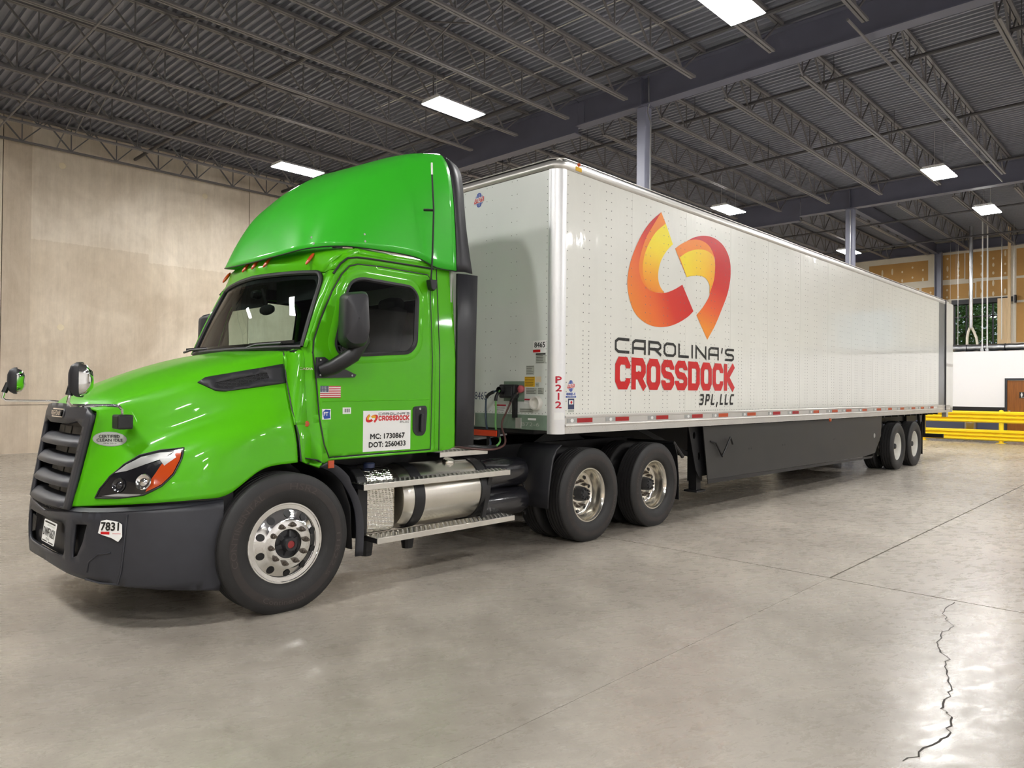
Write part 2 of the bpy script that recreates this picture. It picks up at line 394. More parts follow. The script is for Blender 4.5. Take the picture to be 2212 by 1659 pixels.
# ---- lettering
_tc = {}
LIFT = Vector((-.00035, -.00035, 0))      # keeps overlapping strokes of one word from lying in one plane
def text2d(s):
    """built-in font outline of s as 2D verts and faces, with its bounding box"""
    if s in _tc: return _tc[s]
    cu = bpy.data.curves.new('t', 'FONT'); cu.body = s; cu.resolution_u = 2; cu.fill_mode = 'FRONT'
    o = bpy.data.objects.new('t', cu); COL.objects.link(o); bpy.context.view_layer.update()
    me = bpy.data.meshes.new_from_object(o.evaluated_get(bpy.context.evaluated_depsgraph_get()))
    vs = [(v.co.x, v.co.y) for v in me.vertices]; fs = [tuple(p.vertices) for p in me.polygons]
    bpy.data.objects.remove(o); bpy.data.curves.remove(cu); bpy.data.meshes.remove(me)
    x0 = min(v[0] for v in vs); x1 = max(v[0] for v in vs); y0 = min(v[1] for v in vs); y1 = max(v[1] for v in vs)
    _tc[s] = ([((x-x0)/(x1-x0), (y-y0)/(y1-y0)) for x, y in vs], fs); return _tc[s]
def text_mb(s, u0, u1, v0, v1, fn, bold=0.):
    vs, fs = text2d(s); mb = MB(); offs = [(0, 0)] if not bold else [(-bold, 0), (bold, 0), (0, bold), (0, -bold), (0, 0)]
    for i, (du, dv) in enumerate(offs):
        mb.add([Vector(fn(u0+(u1-u0)*x+du, v0+(v1-v0)*y+dv))+LIFT*i for x, y in vs], fs)
    return mb
c_ = .2
GL = {'C': [[(1,1),(c_,1),(0,1-c_),(0,c_),(c_,0),(1,0)]],
      'c': [[(1,.70),(1,1-c_),(1-c_,1),(c_,1),(0,1-c_),(0,c_),(c_,0),(1-c_,0),(1,c_),(1,.30)]],
      'A': [[(0,0),(0,.8),(.2,1),(1,1),(1,0)], [(0,.38),(1,.38)]],
      'R': [[(0,0),(0,1)], [(0,1),(1-c_,1),(1,1-c_),(1,.6),(1-c_,.42),(0,.42)], [(.5,.42),(1,0)]],
      'O': [[(c_,0),(1-c_,0),(1,c_),(1,1-c_),(1-c_,1),(c_,1),(0,1-c_),(0,c_),(c_,0)]],
      'L': [[(0,1),(0,0),(1,0)]], 'I': [[(.5,0),(.5,1)]], 'N': [[(0,0),(0,1),(1,0),(1,1)]],
      'S': [[(1,1),(c_,1),(0,.85),(0,.65),(c_,.5),(1-c_,.5),(1,.35),(1,.15),(1-c_,0),(0,0)]],
      's': [[(1,.74),(1,1-c_),(1-c_,1),(c_,1),(0,.85),(0,.68),(c_,.52),(1-c_,.46),(1,.32),(1,.15),(1-c_,0),(c_,0),(0,c_),(0,.26)]],
      'D': [[(0,0),(0,1),(1-c_,1),(1,1-c_),(1,c_),(1-c_,0),(0,0)]], 'K': [[(0,0),(0,1)], [(1,1),(.25,.5),(1,0)]],
      "'": [[(.6,1),(.3,.68)]], '3': [[(0,1),(1-c_,1),(1,1-c_),(1,.62),(1-c_,.5),(.25,.5)], [(1-c_,.5),(1,.38),(1,c_),(1-c_,0),(0,0)]],
      'P': [[(0,0),(0,1)], [(0,1),(1-c_,1),(1,1-c_),(1,.6),(1-c_,.42),(0,.42)]], ',': [[(.6,.1),(.2,-.25)]], '1': [[(.5,0),(.5,1),(.2,.85)]],
      '2': [[(0,.8),(c_,1),(1-c_,1),(1,.8),(1,.62),(0,0),(1,0)]]}
def stroke_mb(glyphs, widths, u0, u1, v0, v1, t, gap, fn, slant=0., tv=None):
    """heavy block letters made of mitred ribbons"""
    nst = 0; tot = sum(widths); sc = (u1-u0-gap*(len(glyphs)-1))/tot; mb = MB(); x = u0; h = v1-v0; tv = tv or t
    for g, w in zip(glyphs, widths):
        wl = w*sc
        for pl in GL.get(g, []):
            P = [Vector((x+t/2+max(0., wl-t)*a, v0+tv/2+(h-tv)*b)) for a, b in pl]; n = len(P); closed = (P[0]-P[-1]).length < 1e-6
            if closed: P = P[:-1]; n -= 1
            L_ = []; R_ = []
            for i in range(n):
                p = P[i]; a = P[i-1] if (i or closed) else None; b = P[(i+1) % n] if (i < n-1 or closed) else None
                d1 = (p-a).normalized() if a is not None else None; d2 = (b-p).normalized() if b is not None else None
                if d1 is None: p = p - d2*(0 if g in 'cs' else t/2*.99); d1 = d2
                if d2 is None: p = p + d1*(0 if g in 'cs' else t/2*.99); d2 = d1
                n1 = Vector((-d1.y, d1.x)); n2 = Vector((-d2.y, d2.x)); m = (n1+n2)
                m = m.normalized() if m.length > 1e-4 else n1; k = min(2.2, 1/max(.25, m.dot(n1)))
                hw = t/2*k; L_.append(p+m*hw); R_.append(p-m*hw)
            vs = [Vector(fn(q.x+slant*(q.y-v0), q.y))+LIFT*(nst % 3) for q in L_+R_]; fs = []; nst += 1
            for i in range(n if closed else n-1): j = (i+1) % n; fs.append((i, j, n+j, n+i))
            mb.add(vs, fs)
        x += wl+gap
    return mb
def decal(name, mb, m, parent): return obj(name, mb, m, parent, fixn=False)
def sheet(name, poly, m, parent, fn, step=.5): return decal(name, panel(poly, (), step, fn), m, parent)

# ================================================================== THE SETTING
XW0, XW1, YW0, YW1, ZD = -24.0, 29.1, -20.0, 16.0, 8.22
def struct(o): o['kind'] = 'structure'; return o
# floor: a sub-base with separate cast slabs and open joints
flo = struct(obj('floor', MB().box(XW0, XW1, YW0, YW1, -.2, -.012), FLOORB))
xs = [XW0, -10.31, .79, 11.89, 22.99, XW1]; ys = [YW0, -14.3, -8.4, -2.455, 3.51, 9.45, YW1]; gj = .008
for i in range(len(xs)-1):
    for j in range(len(ys)-1):
        gy = .0014 if xs[i+1] < .8 else gj
        obj('floor_slab', MB().box(xs[i]+gj, xs[i+1]-gj, ys[j]+gy, ys[j+1]-gy, -.012, 0), FLOORM, flo)
ck = [(0.741,-3.433),(0.401,-3.438),(0.032,-3.578),(-0.26,-3.574),(-0.467,-3.606),(-0.732,-3.727),(-0.953,-3.768),(-1.237,-3.875),(-1.53,-3.877),(-1.644,-3.969),(-1.89,-3.982),(-2.111,-3.947),(-2.364,-3.911)]
pts = []
for a, b in zip(ck[:-1], ck[1:]):
    for k in range(5):
        t = k/5; pts.append((a[0]+(b[0]-a[0])*t+random.uniform(-.012,.012), a[1]+(b[1]-a[1])*t+random.uniform(-.018,.018)))
rows = [[], []]
for i, p in enumerate(pts):
    w = random.uniform(.003,.006); rows[0].append((p[0], p[1]-w, .0006)); rows[1].append((p[0], p[1]+w, .0006))
obj('floor_crack', MB().grid(rows), CRACK, flo)

# left wall: tilt-up concrete panels with joints and filled lifting inserts
wl = struct(obj('wall_left', MB().box(XW0, XW1, YW1+.05, YW1+.3, 0, 8.6), FLOORB))
px = [XW0, -13.0, -1.925, 4.285, 10.5, 16.7, 22.9, XW1]
for i in range(len(px)-1):
    for z0, z1 in ((0, 1.185), (1.195, 8.6)):
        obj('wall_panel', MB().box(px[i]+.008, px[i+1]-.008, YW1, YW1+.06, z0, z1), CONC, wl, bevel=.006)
for x, z in ((-.676,7.247),(2.939,7.199),(-.662,3.151),(6.5,7.2),(6.5,3.1),(2.94,3.1)):
    obj('insert_plug', MB().lathe([(-.006,.0001),(-.006,.075),(0,.08)], (x, YW1, z), 'y', 24), MUD, wl)
# walls out of the picture, closing the hall
struct(obj('wall_right', MB().box(XW0, XW1, YW0-.3, YW0, 0, 8.6), OFFW))
struct(obj('wall_near', MB().box(XW0-.3, XW0, YW0, YW1, 0, 8.6), CONC))

# end wall of unfinished gypsum board
y_w0, y_w1, z_w0, z_w1 = 1.02, 2.83, 3.72, 5.50
we = obj('wall_far', MB().box(XW1, XW1+.25, y_w1, YW1, 0, 8.6).box(XW1, XW1+.25, YW0, -7.8, 0, 8.6).box(XW1, XW1+.25, -4.9, y_w0, 0, 8.6).box(XW1, XW1+.25, -7.8, -4.9, 0, z_w0).box(XW1, XW1+.25, -7.8, -4.9, z_w1, 8.6).box(XW1, XW1+.25, y_w0, y_w1, 0, z_w0).box(XW1, XW1+.25, y_w0, y_w1, z_w1, 8.6), CREAM)
struct(we)
for (a, b, c, d) in ((6.2,3.80,6.6,7.48),(9.0,6.6,6.6,7.4),(3.50,4.05,5.95,6.30),(3.25,2.45,6.56,7.62),(2.40,1.62,6.52,7.62),(1.57,.80,6.50,7.60),(3.25,2.05,5.72,6.34),(2.0,.80,5.72,6.38),(.62,-.4,6.48,7.58),(.62,-.4,5.5,6.38),(.62,-.4,3.8,5.4),(-.45,-1.6,5.5,7.5),(6.2,4.15,5.2,6.3),(9.0,6.3,5.0,6.3)):
    y0, y1 = min(a, b), max(a, b)
    p = obj('gypsum_board', MB().box(XW1-.012, XW1, y0, y1, c, d), KRAFT, we)
    mb = MB(); yy = y0+.2; 
    while yy < y1-.1:
        z = c+random.uniform(.06,.2)
        while z < d-.1:
            hh = random.uniform(.05,.2) if random.random() < .35 else .05
            mb.add([(XW1-.0135, yy+.04*math.cos(t*PI/4), z+hh*math.sin(t*PI/4)) for t in range(8)], [tuple(range(8))]); z += hh+random.uniform(.16,.4)
        yy += .41
    if mb.v: s = obj('joint_compound_spots', mb, MUD, p); s['kind'] = 'stuff'
# black framed window in the end wall
w1 = struct(obj('window_1', MB().box(XW1-.03, XW1+.1, y_w0, y_w0+.06, z_w0, z_w1).box(XW1-.03, XW1+.1, y_w1-.06, y_w1, z_w0, z_w1).box(XW1-.03, XW1+.1, y_w0+.06, y_w1-.06, z_w1-.06, z_w1).box(XW1-.03, XW1+.1, y_w0+.06, y_w1-.06, z_w0, z_w0+.06), BLACK))
for y in (1.42, 2.36): obj('mullion', MB().box(XW1-.02, XW1+.08, y-.025, y+.025, z_w0+.06, z_w1-.06), BLACK, w1)
obj('transom', MB().box(XW1-.02, XW1+.08, y_w0+.06, y_w1-.06, 4.90, 4.95), BLACK, w1)
for a, b in ((y_w0+.06,1.395),(1.445,2.335),(2.385,y_w1-.06)):
    for c, d in ((z_w0+.06,4.90),(4.95,z_w1-.06)): obj('pane', MB().box(XW1+.03, XW1+.036, a, b, c, d), PANE, w1)
w2 = struct(obj('window_2', MB().box(XW1-.03, XW1+.1, -7.8, -7.74, z_w0, z_w1).box(XW1-.03, XW1+.1, -4.96, -4.9, z_w0, z_w1).box(XW1-.03, XW1+.1, -7.74, -4.96, z_w1-.06, z_w1).box(XW1-.03, XW1+.1, -7.74, -4.96, z_w0, z_w0+.06), BLACK))
for y in (-6.84, -5.87): obj('mullion', MB().box(XW1-.02, XW1+.08, y-.025, y+.025, z_w0+.06, z_w1-.06), BLACK, w2)
obj('pane', MB().box(XW1+.03, XW1+.036, -7.74, -4.96, z_w0+.06, z_w1-.06), PANE, w2)
tag(obj('window_header', MB().box(28.86, 29.09, .60, 2.86, 5.45, 5.64).box(28.92, 29.09, .6, .7, 5.40, 5.70), DARK), 'dark steel header beam over the window in the brown board wall', 'beam', kind='structure')

# roof deck: folded ribs running across the hall
mb = MB(); prof = []; x = XW0; z = ZD
while x < XW1:
    prof += [(x, z+.065), (x+.080, z+.065), (x+.094, z), (x+.138, z)]; x += .152
mb.grid([[(p[0], YW0, p[1]) for p in prof], [(p[0], YW1, p[1]) for p in prof]])
cei = struct(obj('ceiling', mb, DECKM, fixn=False))
# joists: angle-pair chords with bent rod webs; one prototype per bay, copied row by row
bays = [(-4.45, 6.50), (6.70, 17.70), (17.90, 28.85), (-15.5, -4.65)]
ZB, ZT = 7.55, 8.20
jy = [-1.00+1.524*k for k in range(-5, 12)]
for bi, (a, b) in enumerate(bays):
    mb = MB().bar((a, -.032, ZT-.025), (b, -.032, ZT-.025), .05, .05).bar((a, .032, ZT-.025), (b, .032, ZT-.025), .05, .05)
    top = obj('roof_joist', mb, JOISTM, cei, center=(a, 0, ZT))
    ext = 0 if bi else 0
    mb = MB().bar((a+.75, -.032, ZB+.02), (b-.35 if bi == 0 else b-.7, -.032, ZB+.02), .045, .04).bar((a+.75, .032, ZB+.02), (b-.35 if bi == 0 else b-.7, .032, ZB+.02), .045, .04)
    obj('bottom_chord', mb, JOISTM, top, center=(a, 0, ZT))
    n = 9; stp = (b-a-1.5)/n; k = 0; xx = a+.75
    obj('web_member', MB().bar((a+.1, 0, ZT-.05), (xx, 0, ZB+.03), .028), JOISTM, top, center=(a, 0, ZT)); d0 = None; d1 = None; d2 = None
    for k in range(n):
        m_ = xx+stp/2
        if d0 is None:
            d0 = obj('web_member', MB().bar((xx, 0, ZB+.03), (m_, 0, ZT-.04), .026), JOISTM, top, center=(xx, 0, ZB)); d1 = obj('web_member', MB().bar((m_, 0, ZT-.04), (xx+stp, 0, ZB+.03), .03), JOISTM, top, center=(xx, 0, ZB))
            d2 = obj('web_member', MB().bar((xx, 0, ZB+.03), (xx, 0, ZT-.04), .022), JOISTM, top, center=(xx, 0, ZB))
        else:
            for d in (d0, d1, d2):
                c = d.copy(); COL.objects.link(c); c.parent = top; c.location = Vector((xx, 0, ZB)) - WL[top]
        xx += stp
    obj('web_member', MB().bar((xx, 0, ZB+.03), (b-.1, 0, ZT-.05), .028), JOISTM, top, center=(a, 0, ZT))
    base = top.location.copy()
    near = lambda y: (bi < 3 and y > -5.4) or y > 3
    first = True
    for y in jy:
        if bi == 3 and y < 6: continue
        if bi == 0 and y < -1.5: continue
        if first: top.location = (base[0], base[1]+y, base[2]); first = False
        else: copy_tree(top, cei, (base[0], base[1]+y, base[2]))
# beams, columns
def ibeam(name, label, x, y0, y1, zb, zt, w=.26):
    o = obj(name, MB().box(x-.008, x+.008, y0, y1, zb+.02, zt-.02), PAINTST)
    tag(o, label, 'beam', kind='structure')
    obj('flange', MB().box(x-w/2, x+w/2, y0, y1, zb, zb+.02), PAINTST, o); obj('flange', MB().box(x-w/2, x+w/2, y0, y1, zt-.02, zt), PAINTST, o)
    return o
B1 = ibeam('roof_beam', 'long blue-grey steel beam over the front of the trailer', 6.6, YW0, 5.14, 7.50, 8.10)
B1b = ibeam('roof_beam', 'deeper blue-grey steel beam section ending above the cab roof', 6.6, 5.16, YW1, 7.36, 8.10)
for y in (3.43,): obj('stiffener', MB().box(6.47, 6.6, y-.01, y+.01, 7.52, 8.08), PAINTST, B1)
obj('splice_plate', MB().box(6.575, 6.592, 4.98, 5.14, 7.55, 8.04), PAINTST, B1)
B2 = ibeam('roof_beam', 'far blue-grey steel beam crossing over the rear of the trailer', 17.8, YW0, 4.76, 7.48, 8.10)
B2b = ibeam('roof_beam', 'deeper left section of the far blue-grey steel beam', 17.8, 4.78, YW1, 7.34, 8.10)
obj('stiffener', MB().box(17.67, 17.8, 3.17, 3.19, 7.50, 8.08), PAINTST, B2)
B3 = ibeam('roof_beam', 'dark steel beam along the top of the brown board wall', 28.95, YW0, YW1, 7.72, 8.10, .2)
ibeam('roof_beam', 'steel roof beam behind the camera outside the picture', -4.55, YW0, YW1, 7.5, 8.1)
tag(obj('ridge_girder', MB().box(17.95, 28.8, 3.32, 3.50, 7.66, 7.70).box(17.95, 28.8, 3.405, 3.415, 7.70, 8.1), PAINTST), 'flat lit girder running from the far beam to the dark corner column', 'beam', kind='structure')
def column(x, y, ztop, s, label):
    o = obj('steel_column', MB().box(x-.008, x+.008, y-s/2, y+s/2, 0, ztop), COLST); tag(o, label, 'column')
    obj('flange', MB().box(x-s/2, x+s/2, y-s/2, y-s/2+.016, 0, ztop), COLST, o); obj('flange', MB().box(x-s/2, x+s/2, y+s/2-.016, y+s/2, 0, ztop), COLST, o)
    obj('base_plate', MB().box(x-s*.8, x+s*.8, y-s*.8, y+s*.8, 0, .025), COLST, o)
    return o
# the near columns are boxed-in sections
def boxcol(x, y, ztop, s, label):
    o = obj('steel_column', MB().box(x-s/2, x+s/2, y-s/2, y+s/2, 0, ztop), COLST, bevel=.02); tag(o, label, 'column')
    obj('cap_plate', MB().box(x-s*.7, x+s*.7, y-s*.62, y+s*.62, ztop, ztop+.02), PAINTST, o); return o
c1 = boxcol(6.6, 3.43, 7.48, .22, 'grey square steel column rising behind the trailer roof with a conduit')
obj('conduit', MB().tube([(6.52,3.28,8.1),(6.52,3.26,7.5),(6.50,3.285,7.35),(6.49,3.20,7.1),(6.49,3.20,.3)], .016, 8), CONDUIT, c1)
c2 = boxcol(17.8, 3.18, 7.46, .24, 'far grey steel column rising above the middle of the trailer')
obj('conduit', MB().tube([(17.66,3.14,7.4),(17.66,3.14,.3)], .014, 8), CONDUIT, c2)
column(28.8, 3.33, 7.72, .26, 'dark steel column in front of the brown board wall')
column(28.8, 7.6, 7.72, .2, 'small far dark column just above the trailer roof line')
# sprinkler mains and branch lines
def pipe(label, path, r, m=PIPEM, name='sprinkler_pipe', hang=(), grp=None):
    o = obj(name, MB().tube(path, r, 8), m, smooth=True); tag(o, label, 'pipe', grp)
    for h in hang: obj('hanger_rod', MB().tube([h, (h[0], h[1], 8.22)], .006, 6), PIPEM, o)
    return o
pipe('black sprinkler pipe running across the joists just beyond the near beam', [(8.4,-8,7.72),(8.4,15.9,7.72)], .035, hang=[(8.4,y+.3,7.75) for y in (-3,0,3,6,9)])
pipe('black sprinkler pipe crossing the middle of the far bay', [(12.15,-8,7.72),(12.15,15.9,7.72)], .035, hang=[(12.15,y+.3,7.75) for y in (-3,0,3,6)])
pipe('black sprinkler pipe just short of the far beam', [(16.2,-8,7.72),(16.2,15.9,7.72)], .03)
pipe('black sprinkler pipe in the last bay nearer the far beam', [(20.6,-8,7.5),(20.6,15.9,7.5)], .03)
pipe('black sprinkler pipe in the last bay nearer the board wall', [(24.9,-8,7.5),(24.9,15.9,7.5)], .03)
pipe('dark pipe running between the joists close to the near beam', [(5.3,-8,7.80),(5.3,15.9,7.80)], .045)
pipe('dark pipe crossing the joists above the cab roof light', [(1.0,-2,7.78),(1.0,15.9,7.78)], .04)
pipe('grey pipe slanting out of the top left corner', [(-2.24,3,7.42),(-2.3,15.9,7.42)], .018, JOISTM)
pipe('long slim pipe hanging lengthwise under the joists at right', [(5.62,-.91,7.42),(8.12,-.92,7.40),(17.03,-.96,7.38)], .022, JOISTM, hang=[(8.8,-.92,7.42),(11.4,-.94,7.42),(14.4,-.95,7.42)])
for x in (3.9, 5.0): pipe('thin bright electrical conduit under the deck by the big lamp' if x == 3.9 else 'thin bright electrical conduit close to the near beam', [(x,-5,8.16),(x,9,8.16)], .012, CONDUIT, 'electrical_conduit')
for bx in (2.1, -.9):   # cross bracing rods between joists
    for k, y in enumerate(jy[5:-1]):
        obj('bracing_rod', MB().bar((bx,y+.04,ZB+.05),(bx,y+1.48,ZT-.05), .022), JOISTM, cei)
        obj('bracing_rod', MB().bar((bx+.03,y+.04,ZT-.05),(bx+.03,y+1.48,ZB+.05), .022), JOISTM, cei)

# ceiling fixtures
def fixture(x, y, z, label, L=1.22, Wd=.56):
    t = thing('ceiling_light', (x, y, z), label, 'ceiling light', 'ceiling light fixtures')
    obj('housing', MB().prism([(y-Wd/2,z+.005),(y+Wd/2,z+.005),(y+Wd/2-.06,z+.07),(y-Wd/2+.06,z+.07)], 'x', x-L/2, x+L/2), HOUS, t)
    obj('lens', MB().box(x-L/2+.02, x+L/2-.02, y-Wd/2+.02, y+Wd/2-.02, z-.008, z+.004), LAMPW, t)
    for dx in (-.45, .45): obj('hanger', MB().tube([(x+dx,y,z+.07),(x+dx,y,8.2)], .004, 5), CONDUIT, t)
    return t
f0 = fixture(3.60, 5.92, 7.25, 'bright ceiling light above and right of the cab roof fairing')
W0 = f0.location.copy()
def more(x, y, z, label):
    c = copy_tree(f0, None, (x, y, z)); c['label'] = label; return c
more(3.55, 11.85, 7.25, 'bright ceiling light just left of the cab roof fairing, near the concrete wall')
more(3.68, .06, 7.25, 'largest ceiling light, cut off by the top edge')
more(14.65, -.03, 7.25, 'bright ceiling light hanging just before the far beam at right')
more(14.55, 5.65, 7.25, 'bright ceiling light just above the trailer roof, right of the orange logo')
more(24.0, 5.35, 7.3, 'small far ceiling light behind the far column')
more(19.7, -.12, 7.25, 'ceiling light with visible tubes among the hanging rods at far right')
for x in (3.6, 14.6, -7.5, -18): 
    for y in (-6.0, -12.2, -17.5): more(x, y, 7.25, 'ceiling light outside the picture on the open side of the hall')
for y in (-.0, 5.9, 11.9): more(-7.5, y, 7.25, 'ceiling light outside the picture in front of the truck')
more(14.5, 11.9, 7.25, 'ceiling light hidden behind the trailer near the concrete wall')
more(24.3, -6, 7.25, 'ceiling light outside the picture on the open side of the hall')

# ------------------------------------------------------------------ far right corner: office partition, duct work, guard rail
op = struct(obj('wall_office', MB().box(25.0, 25.15, .31, 7.0, 1.23, 3.26).box(25.0, 25.15, -12, .31, 2.27, 3.26).box(25.0, 25.15, -12, -.75, 1.23, 2.27), OFFW))
obj('wainscot', MB().box(24.99, 25.15, .31, 7.0, 0, 1.05), WAINS, op); obj('wainscot', MB().box(24.99, 25.15, -12, -.75, 0, 1.05), WAINS, op)
obj('chair_rail', MB().box(24.975, 25.15, .31, 7.0, 1.05, 1.23), BLACK, op); obj('chair_rail', MB().box(24.975, 25.15, -12, -.75, 1.05, 1.23), BLACK, op)
d1 = struct(obj('door_1', MB().box(25.01, 25.06, -.68, .24, .01, 2.19), WOOD))
obj('door_frame', MB().box(24.96, 25.12, .24, .31, 0, 2.27).box(24.96, 25.12, -.75, -.68, 0, 2.27).box(24.96, 25.12, -.68, .24, 2.20, 2.27), GREY, d1)
obj('door_knob', MB().lathe([(0,.035),(-.03,.02),(-.05,.035),(-.08,.03),(-.09,.001)], (25.01, .16, 1.10), 'x', 16), CHROME, d1, smooth=True)
sg = obj('restroom_sign', MB().box(24.998, 25.01, -.42, -.12, 1.56, 1.78), BLACK, d1)
for yy in (-.19, -.33):
    obj('figure_symbol', MB().add([(24.996, yy+.022*math.cos(k*PI/6), 1.74+.022*math.sin(k*PI/6)) for k in range(12)], [tuple(range(12))]).box(24.995, 24.997, yy-.03, yy+.03, 1.66, 1.712).box(24.995, 24.997, yy-.018, yy+.018, 1.615, 1.66), WHTTXT, sg)
obj('sign_text', text_mb('RESTROOM', 0, 1, 0, 1, lambda u, v: (24.996, -.17-.2*u, 1.58+.022*v)), WHTTXT, sg)
tag(obj('trash_can', MB().lathe([(0,.001),(0,.21),(.05,.215),(.66,.215),(.69,.225),(.71,.22),(.72,.001)], (24.42, 1.25, 0), 'z', 32), SSTEEL, smooth=True), 'round stainless steel bin behind the yellow guard rail', 'bin')
hd = thing('air_duct', (25.6, .9, 3.43), 'wrinkled silver air duct lying along the top of the white partition', 'duct')
pts = [(25.6, 2.1-.13*k, 3.43+.008*math.sin(k*2.3)) for k in range(110)]
obj('duct_tube', MB().tube(pts, [.125+.012*math.sin(k*1.9)*(1 if k < 8 else .2) for k in range(110)], 14), GALV, hd, smooth=True, center=(25.6,.9,3.43))
for y in (1.6, .4, -1.2): obj('strap', MB().lathe([(-.02,.135),(.02,.135)], (25.6, y, 3.43), 'y', 16), DARK, hd)
obj('duct_support', MB().box(25.4, 25.8, -6, 2.0, 3.262, 3.295), DARK, hd)
vd = thing('vent_pipe', (26.5, 1.67, 3.6), 'vertical silver vent pipe splitting into two flexible ducts', 'duct')
obj('pipe_body', MB().tube([(26.5,1.67,8.2),(26.5,1.67,4.25)], .068, 14), GALV, vd, smooth=True)
obj('flex_duct', MB().tube([(26.5,1.69,4.3),(26.5,1.76,4.1),(26.5,1.79,3.9),(26.5,1.80,3.3)], .045, 10), CREAM, vd, smooth=True)
obj('flex_duct', MB().tube([(26.5,1.65,4.3),(26.5,1.55,4.05),(26.5,1.48,3.85),(26.5,1.42,3.3)], .045, 10), CREAM, vd, smooth=True)
obj('pipe_band', MB().lathe([(-.03,.072),(.03,.072)], (26.5,1.67,5.9), 'z', 14), GALV, vd)
for i, (y, z0, z1, x, r, lb) in enumerate(((1.06,3.34,8.24,25.28,.022,'left of the two thick white hanging rods by the far lamp'),(.905,3.34,8.24,25.28,.022,'right of the two thick white hanging rods by the far lamp'),(2.215,3.65,8.24,27,.012,'thin hanging rod just right of the rear end of the trailer'),(.76,3.8,8.24,27,.016,'slim hanging rod beside the pine stud'),(2.75,5.6,8.24,28.2,.006,'hair-thin hanging wire before the brown boards, left one'),(2.55,6.2,8.24,28.2,.006,'hair-thin hanging wire before the brown boards, right one'),(.40,3.7,8.24,27.2,.008,'thin hanging wire right of the pine stud'))):
    t = tag(obj('hanging_rod', MB().tube([(x,y,z0),(x,y,z1)], r, 8), CONDUIT if r < .02 else HOUS), lb, 'rod', 'hanging rods in the far corner')
    if r > .02: obj('rod_clamp', MB().box(x-.04, x+.04, y-.05, y+.05, z0-.06, z0+.03), GALV, t)
tag(obj('timber_stud', MB().box(27.45, 27.55, .55, .645, 0, 8.2), LUMBER, bevel=.004), 'upright pale pine stud right of the window', 'timber stud')
tag(obj('offcut_board', MB().box(27.6, 27.62, .62, 1.0, 0, 5.45), LUMBER), 'pale board standing up between the window and the pine stud', 'board')
# yellow guard rail of corrugated steel
def rail_profile(z0, z1, x):
    h = (z1-z0); out = []
    for k in range(3):
        a = z0+h*k/3; s = h/3; out += [(x, a), (x, a+s*.12), (x-.085, a+s*.30), (x-.085, a+s*.72), (x, a+s*.90)]
    out.append((x, z1)); return out
def guard_rail(x, y0, y1, posts, label, loz=True):
    t = thing('guard_rail', (x, (y0+y1)/2, 0), label, 'guard rail')
    for nm, z0, z1 in (('upper_rail',.70,1.10),('lower_rail',.08,.46)):
        if nm == 'lower_rail' and not loz: continue
        ys_ = [y0]+[p for p in posts if y0 < p < y1]+[y1]
        for a, b in zip(ys_[:-1], ys_[1:]):
            pr = rail_profile(z0, z1, x-.04)
            obj(nm, MB().grid([[(p[0], a, p[1]) for p in pr], [(p[0], b, p[1]) for p in pr]]), YELLOW, t, solid=.006)
    for y in posts:
        p = obj('post', MB().lathe([(0,.072),(1.10,.072),(1.135,.06),(1.155,.001)], (x, y, 0), 'z', 20), YELLOW, t, smooth=True)
        obj('foot_plate', MB().box(x-.14, x+.14, y-.14, y+.14, 0, .014), YELLOW, p)
        for z in (.9,.75,.4,.2): obj('bolt', MB().lathe([(-.078,.001),(-.078,.012),(-.06,.014)], (x, y, z), 'x', 8), YELLOW, p)
    return t
guard_rail(23.75, -3.2, 2.62, (-2.55, .2, 2.6), 'yellow corrugated guard rail standing right of the trailer rear')
guard_rail(26.4, 3.15, 6.2, (3.2, 6.1), 'yellow guard rail glimpsed under the trailer between wheels and mudflap')

# trees and sky beyond the window
def tree(x, y, h, lab, seed):
    rr = random.Random(seed); t = thing('tree', (x, y, -1), lab, 'tree', 'trees outside the window')
    tr = MB().tube([(x,y,-1),(x+.1,y+.05,1.5),(x-.1,y+.25,h*.55),(x,y+.1,h*.9)], [.16,.14,.1,.04], 8)
    for k in range(9):
        z = 1.5+k*.45; a = rr.uniform(0,6.3); tr.tube([(x,y+.1,z),(x+math.cos(a)*.6,y+math.sin(a)*.7,z+.7),(x+math.cos(a)*1.2,y+math.sin(a)*1.5,z+1.1)], [.06,.04,.015], 6)
    obj('trunk', tr, BARK, t, smooth=True)
    mb = MB()
    for k in range(9000):
        a = rr.uniform(0,2*PI); u = rr.random()**.5; rad = (h*.36)*u; zz = rr.uniform(1.2, h)
        c = Vector((x+rad*math.cos(a)*.8, y+rad*math.sin(a), zz)); s = rr.uniform(.06,.15)
        d = Vector((rr.uniform(-1,1), rr.uniform(-1,1), rr.uniform(-.6,.6))).normalized(); e = d.cross(Vector((rr.uniform(-1,1),rr.uniform(-1,1),1))).normalized()
        mb.add([c-d*s, c+e*s*.5, c+d*s, c-e*s*.5], [(0,1,2,3)])
    o = obj('foliage', mb, LEAF, t, fixn=False); o['kind'] = 'stuff'
tree(31.9, 3.9, 6.2, 'leafy green tree seen through the left panes of the window', 3)
tree(35.2, 1.2, 7.0, 'leafy green tree seen through the right panes of the window', 5)
tree(40.0, 4.4, 8.6, 'taller green tree behind, filling the top of the window', 8)
struct(obj('ground_outside', MB().box(XW1+.3, 60, -30, 30, -1.1, -1.0), GROUND))

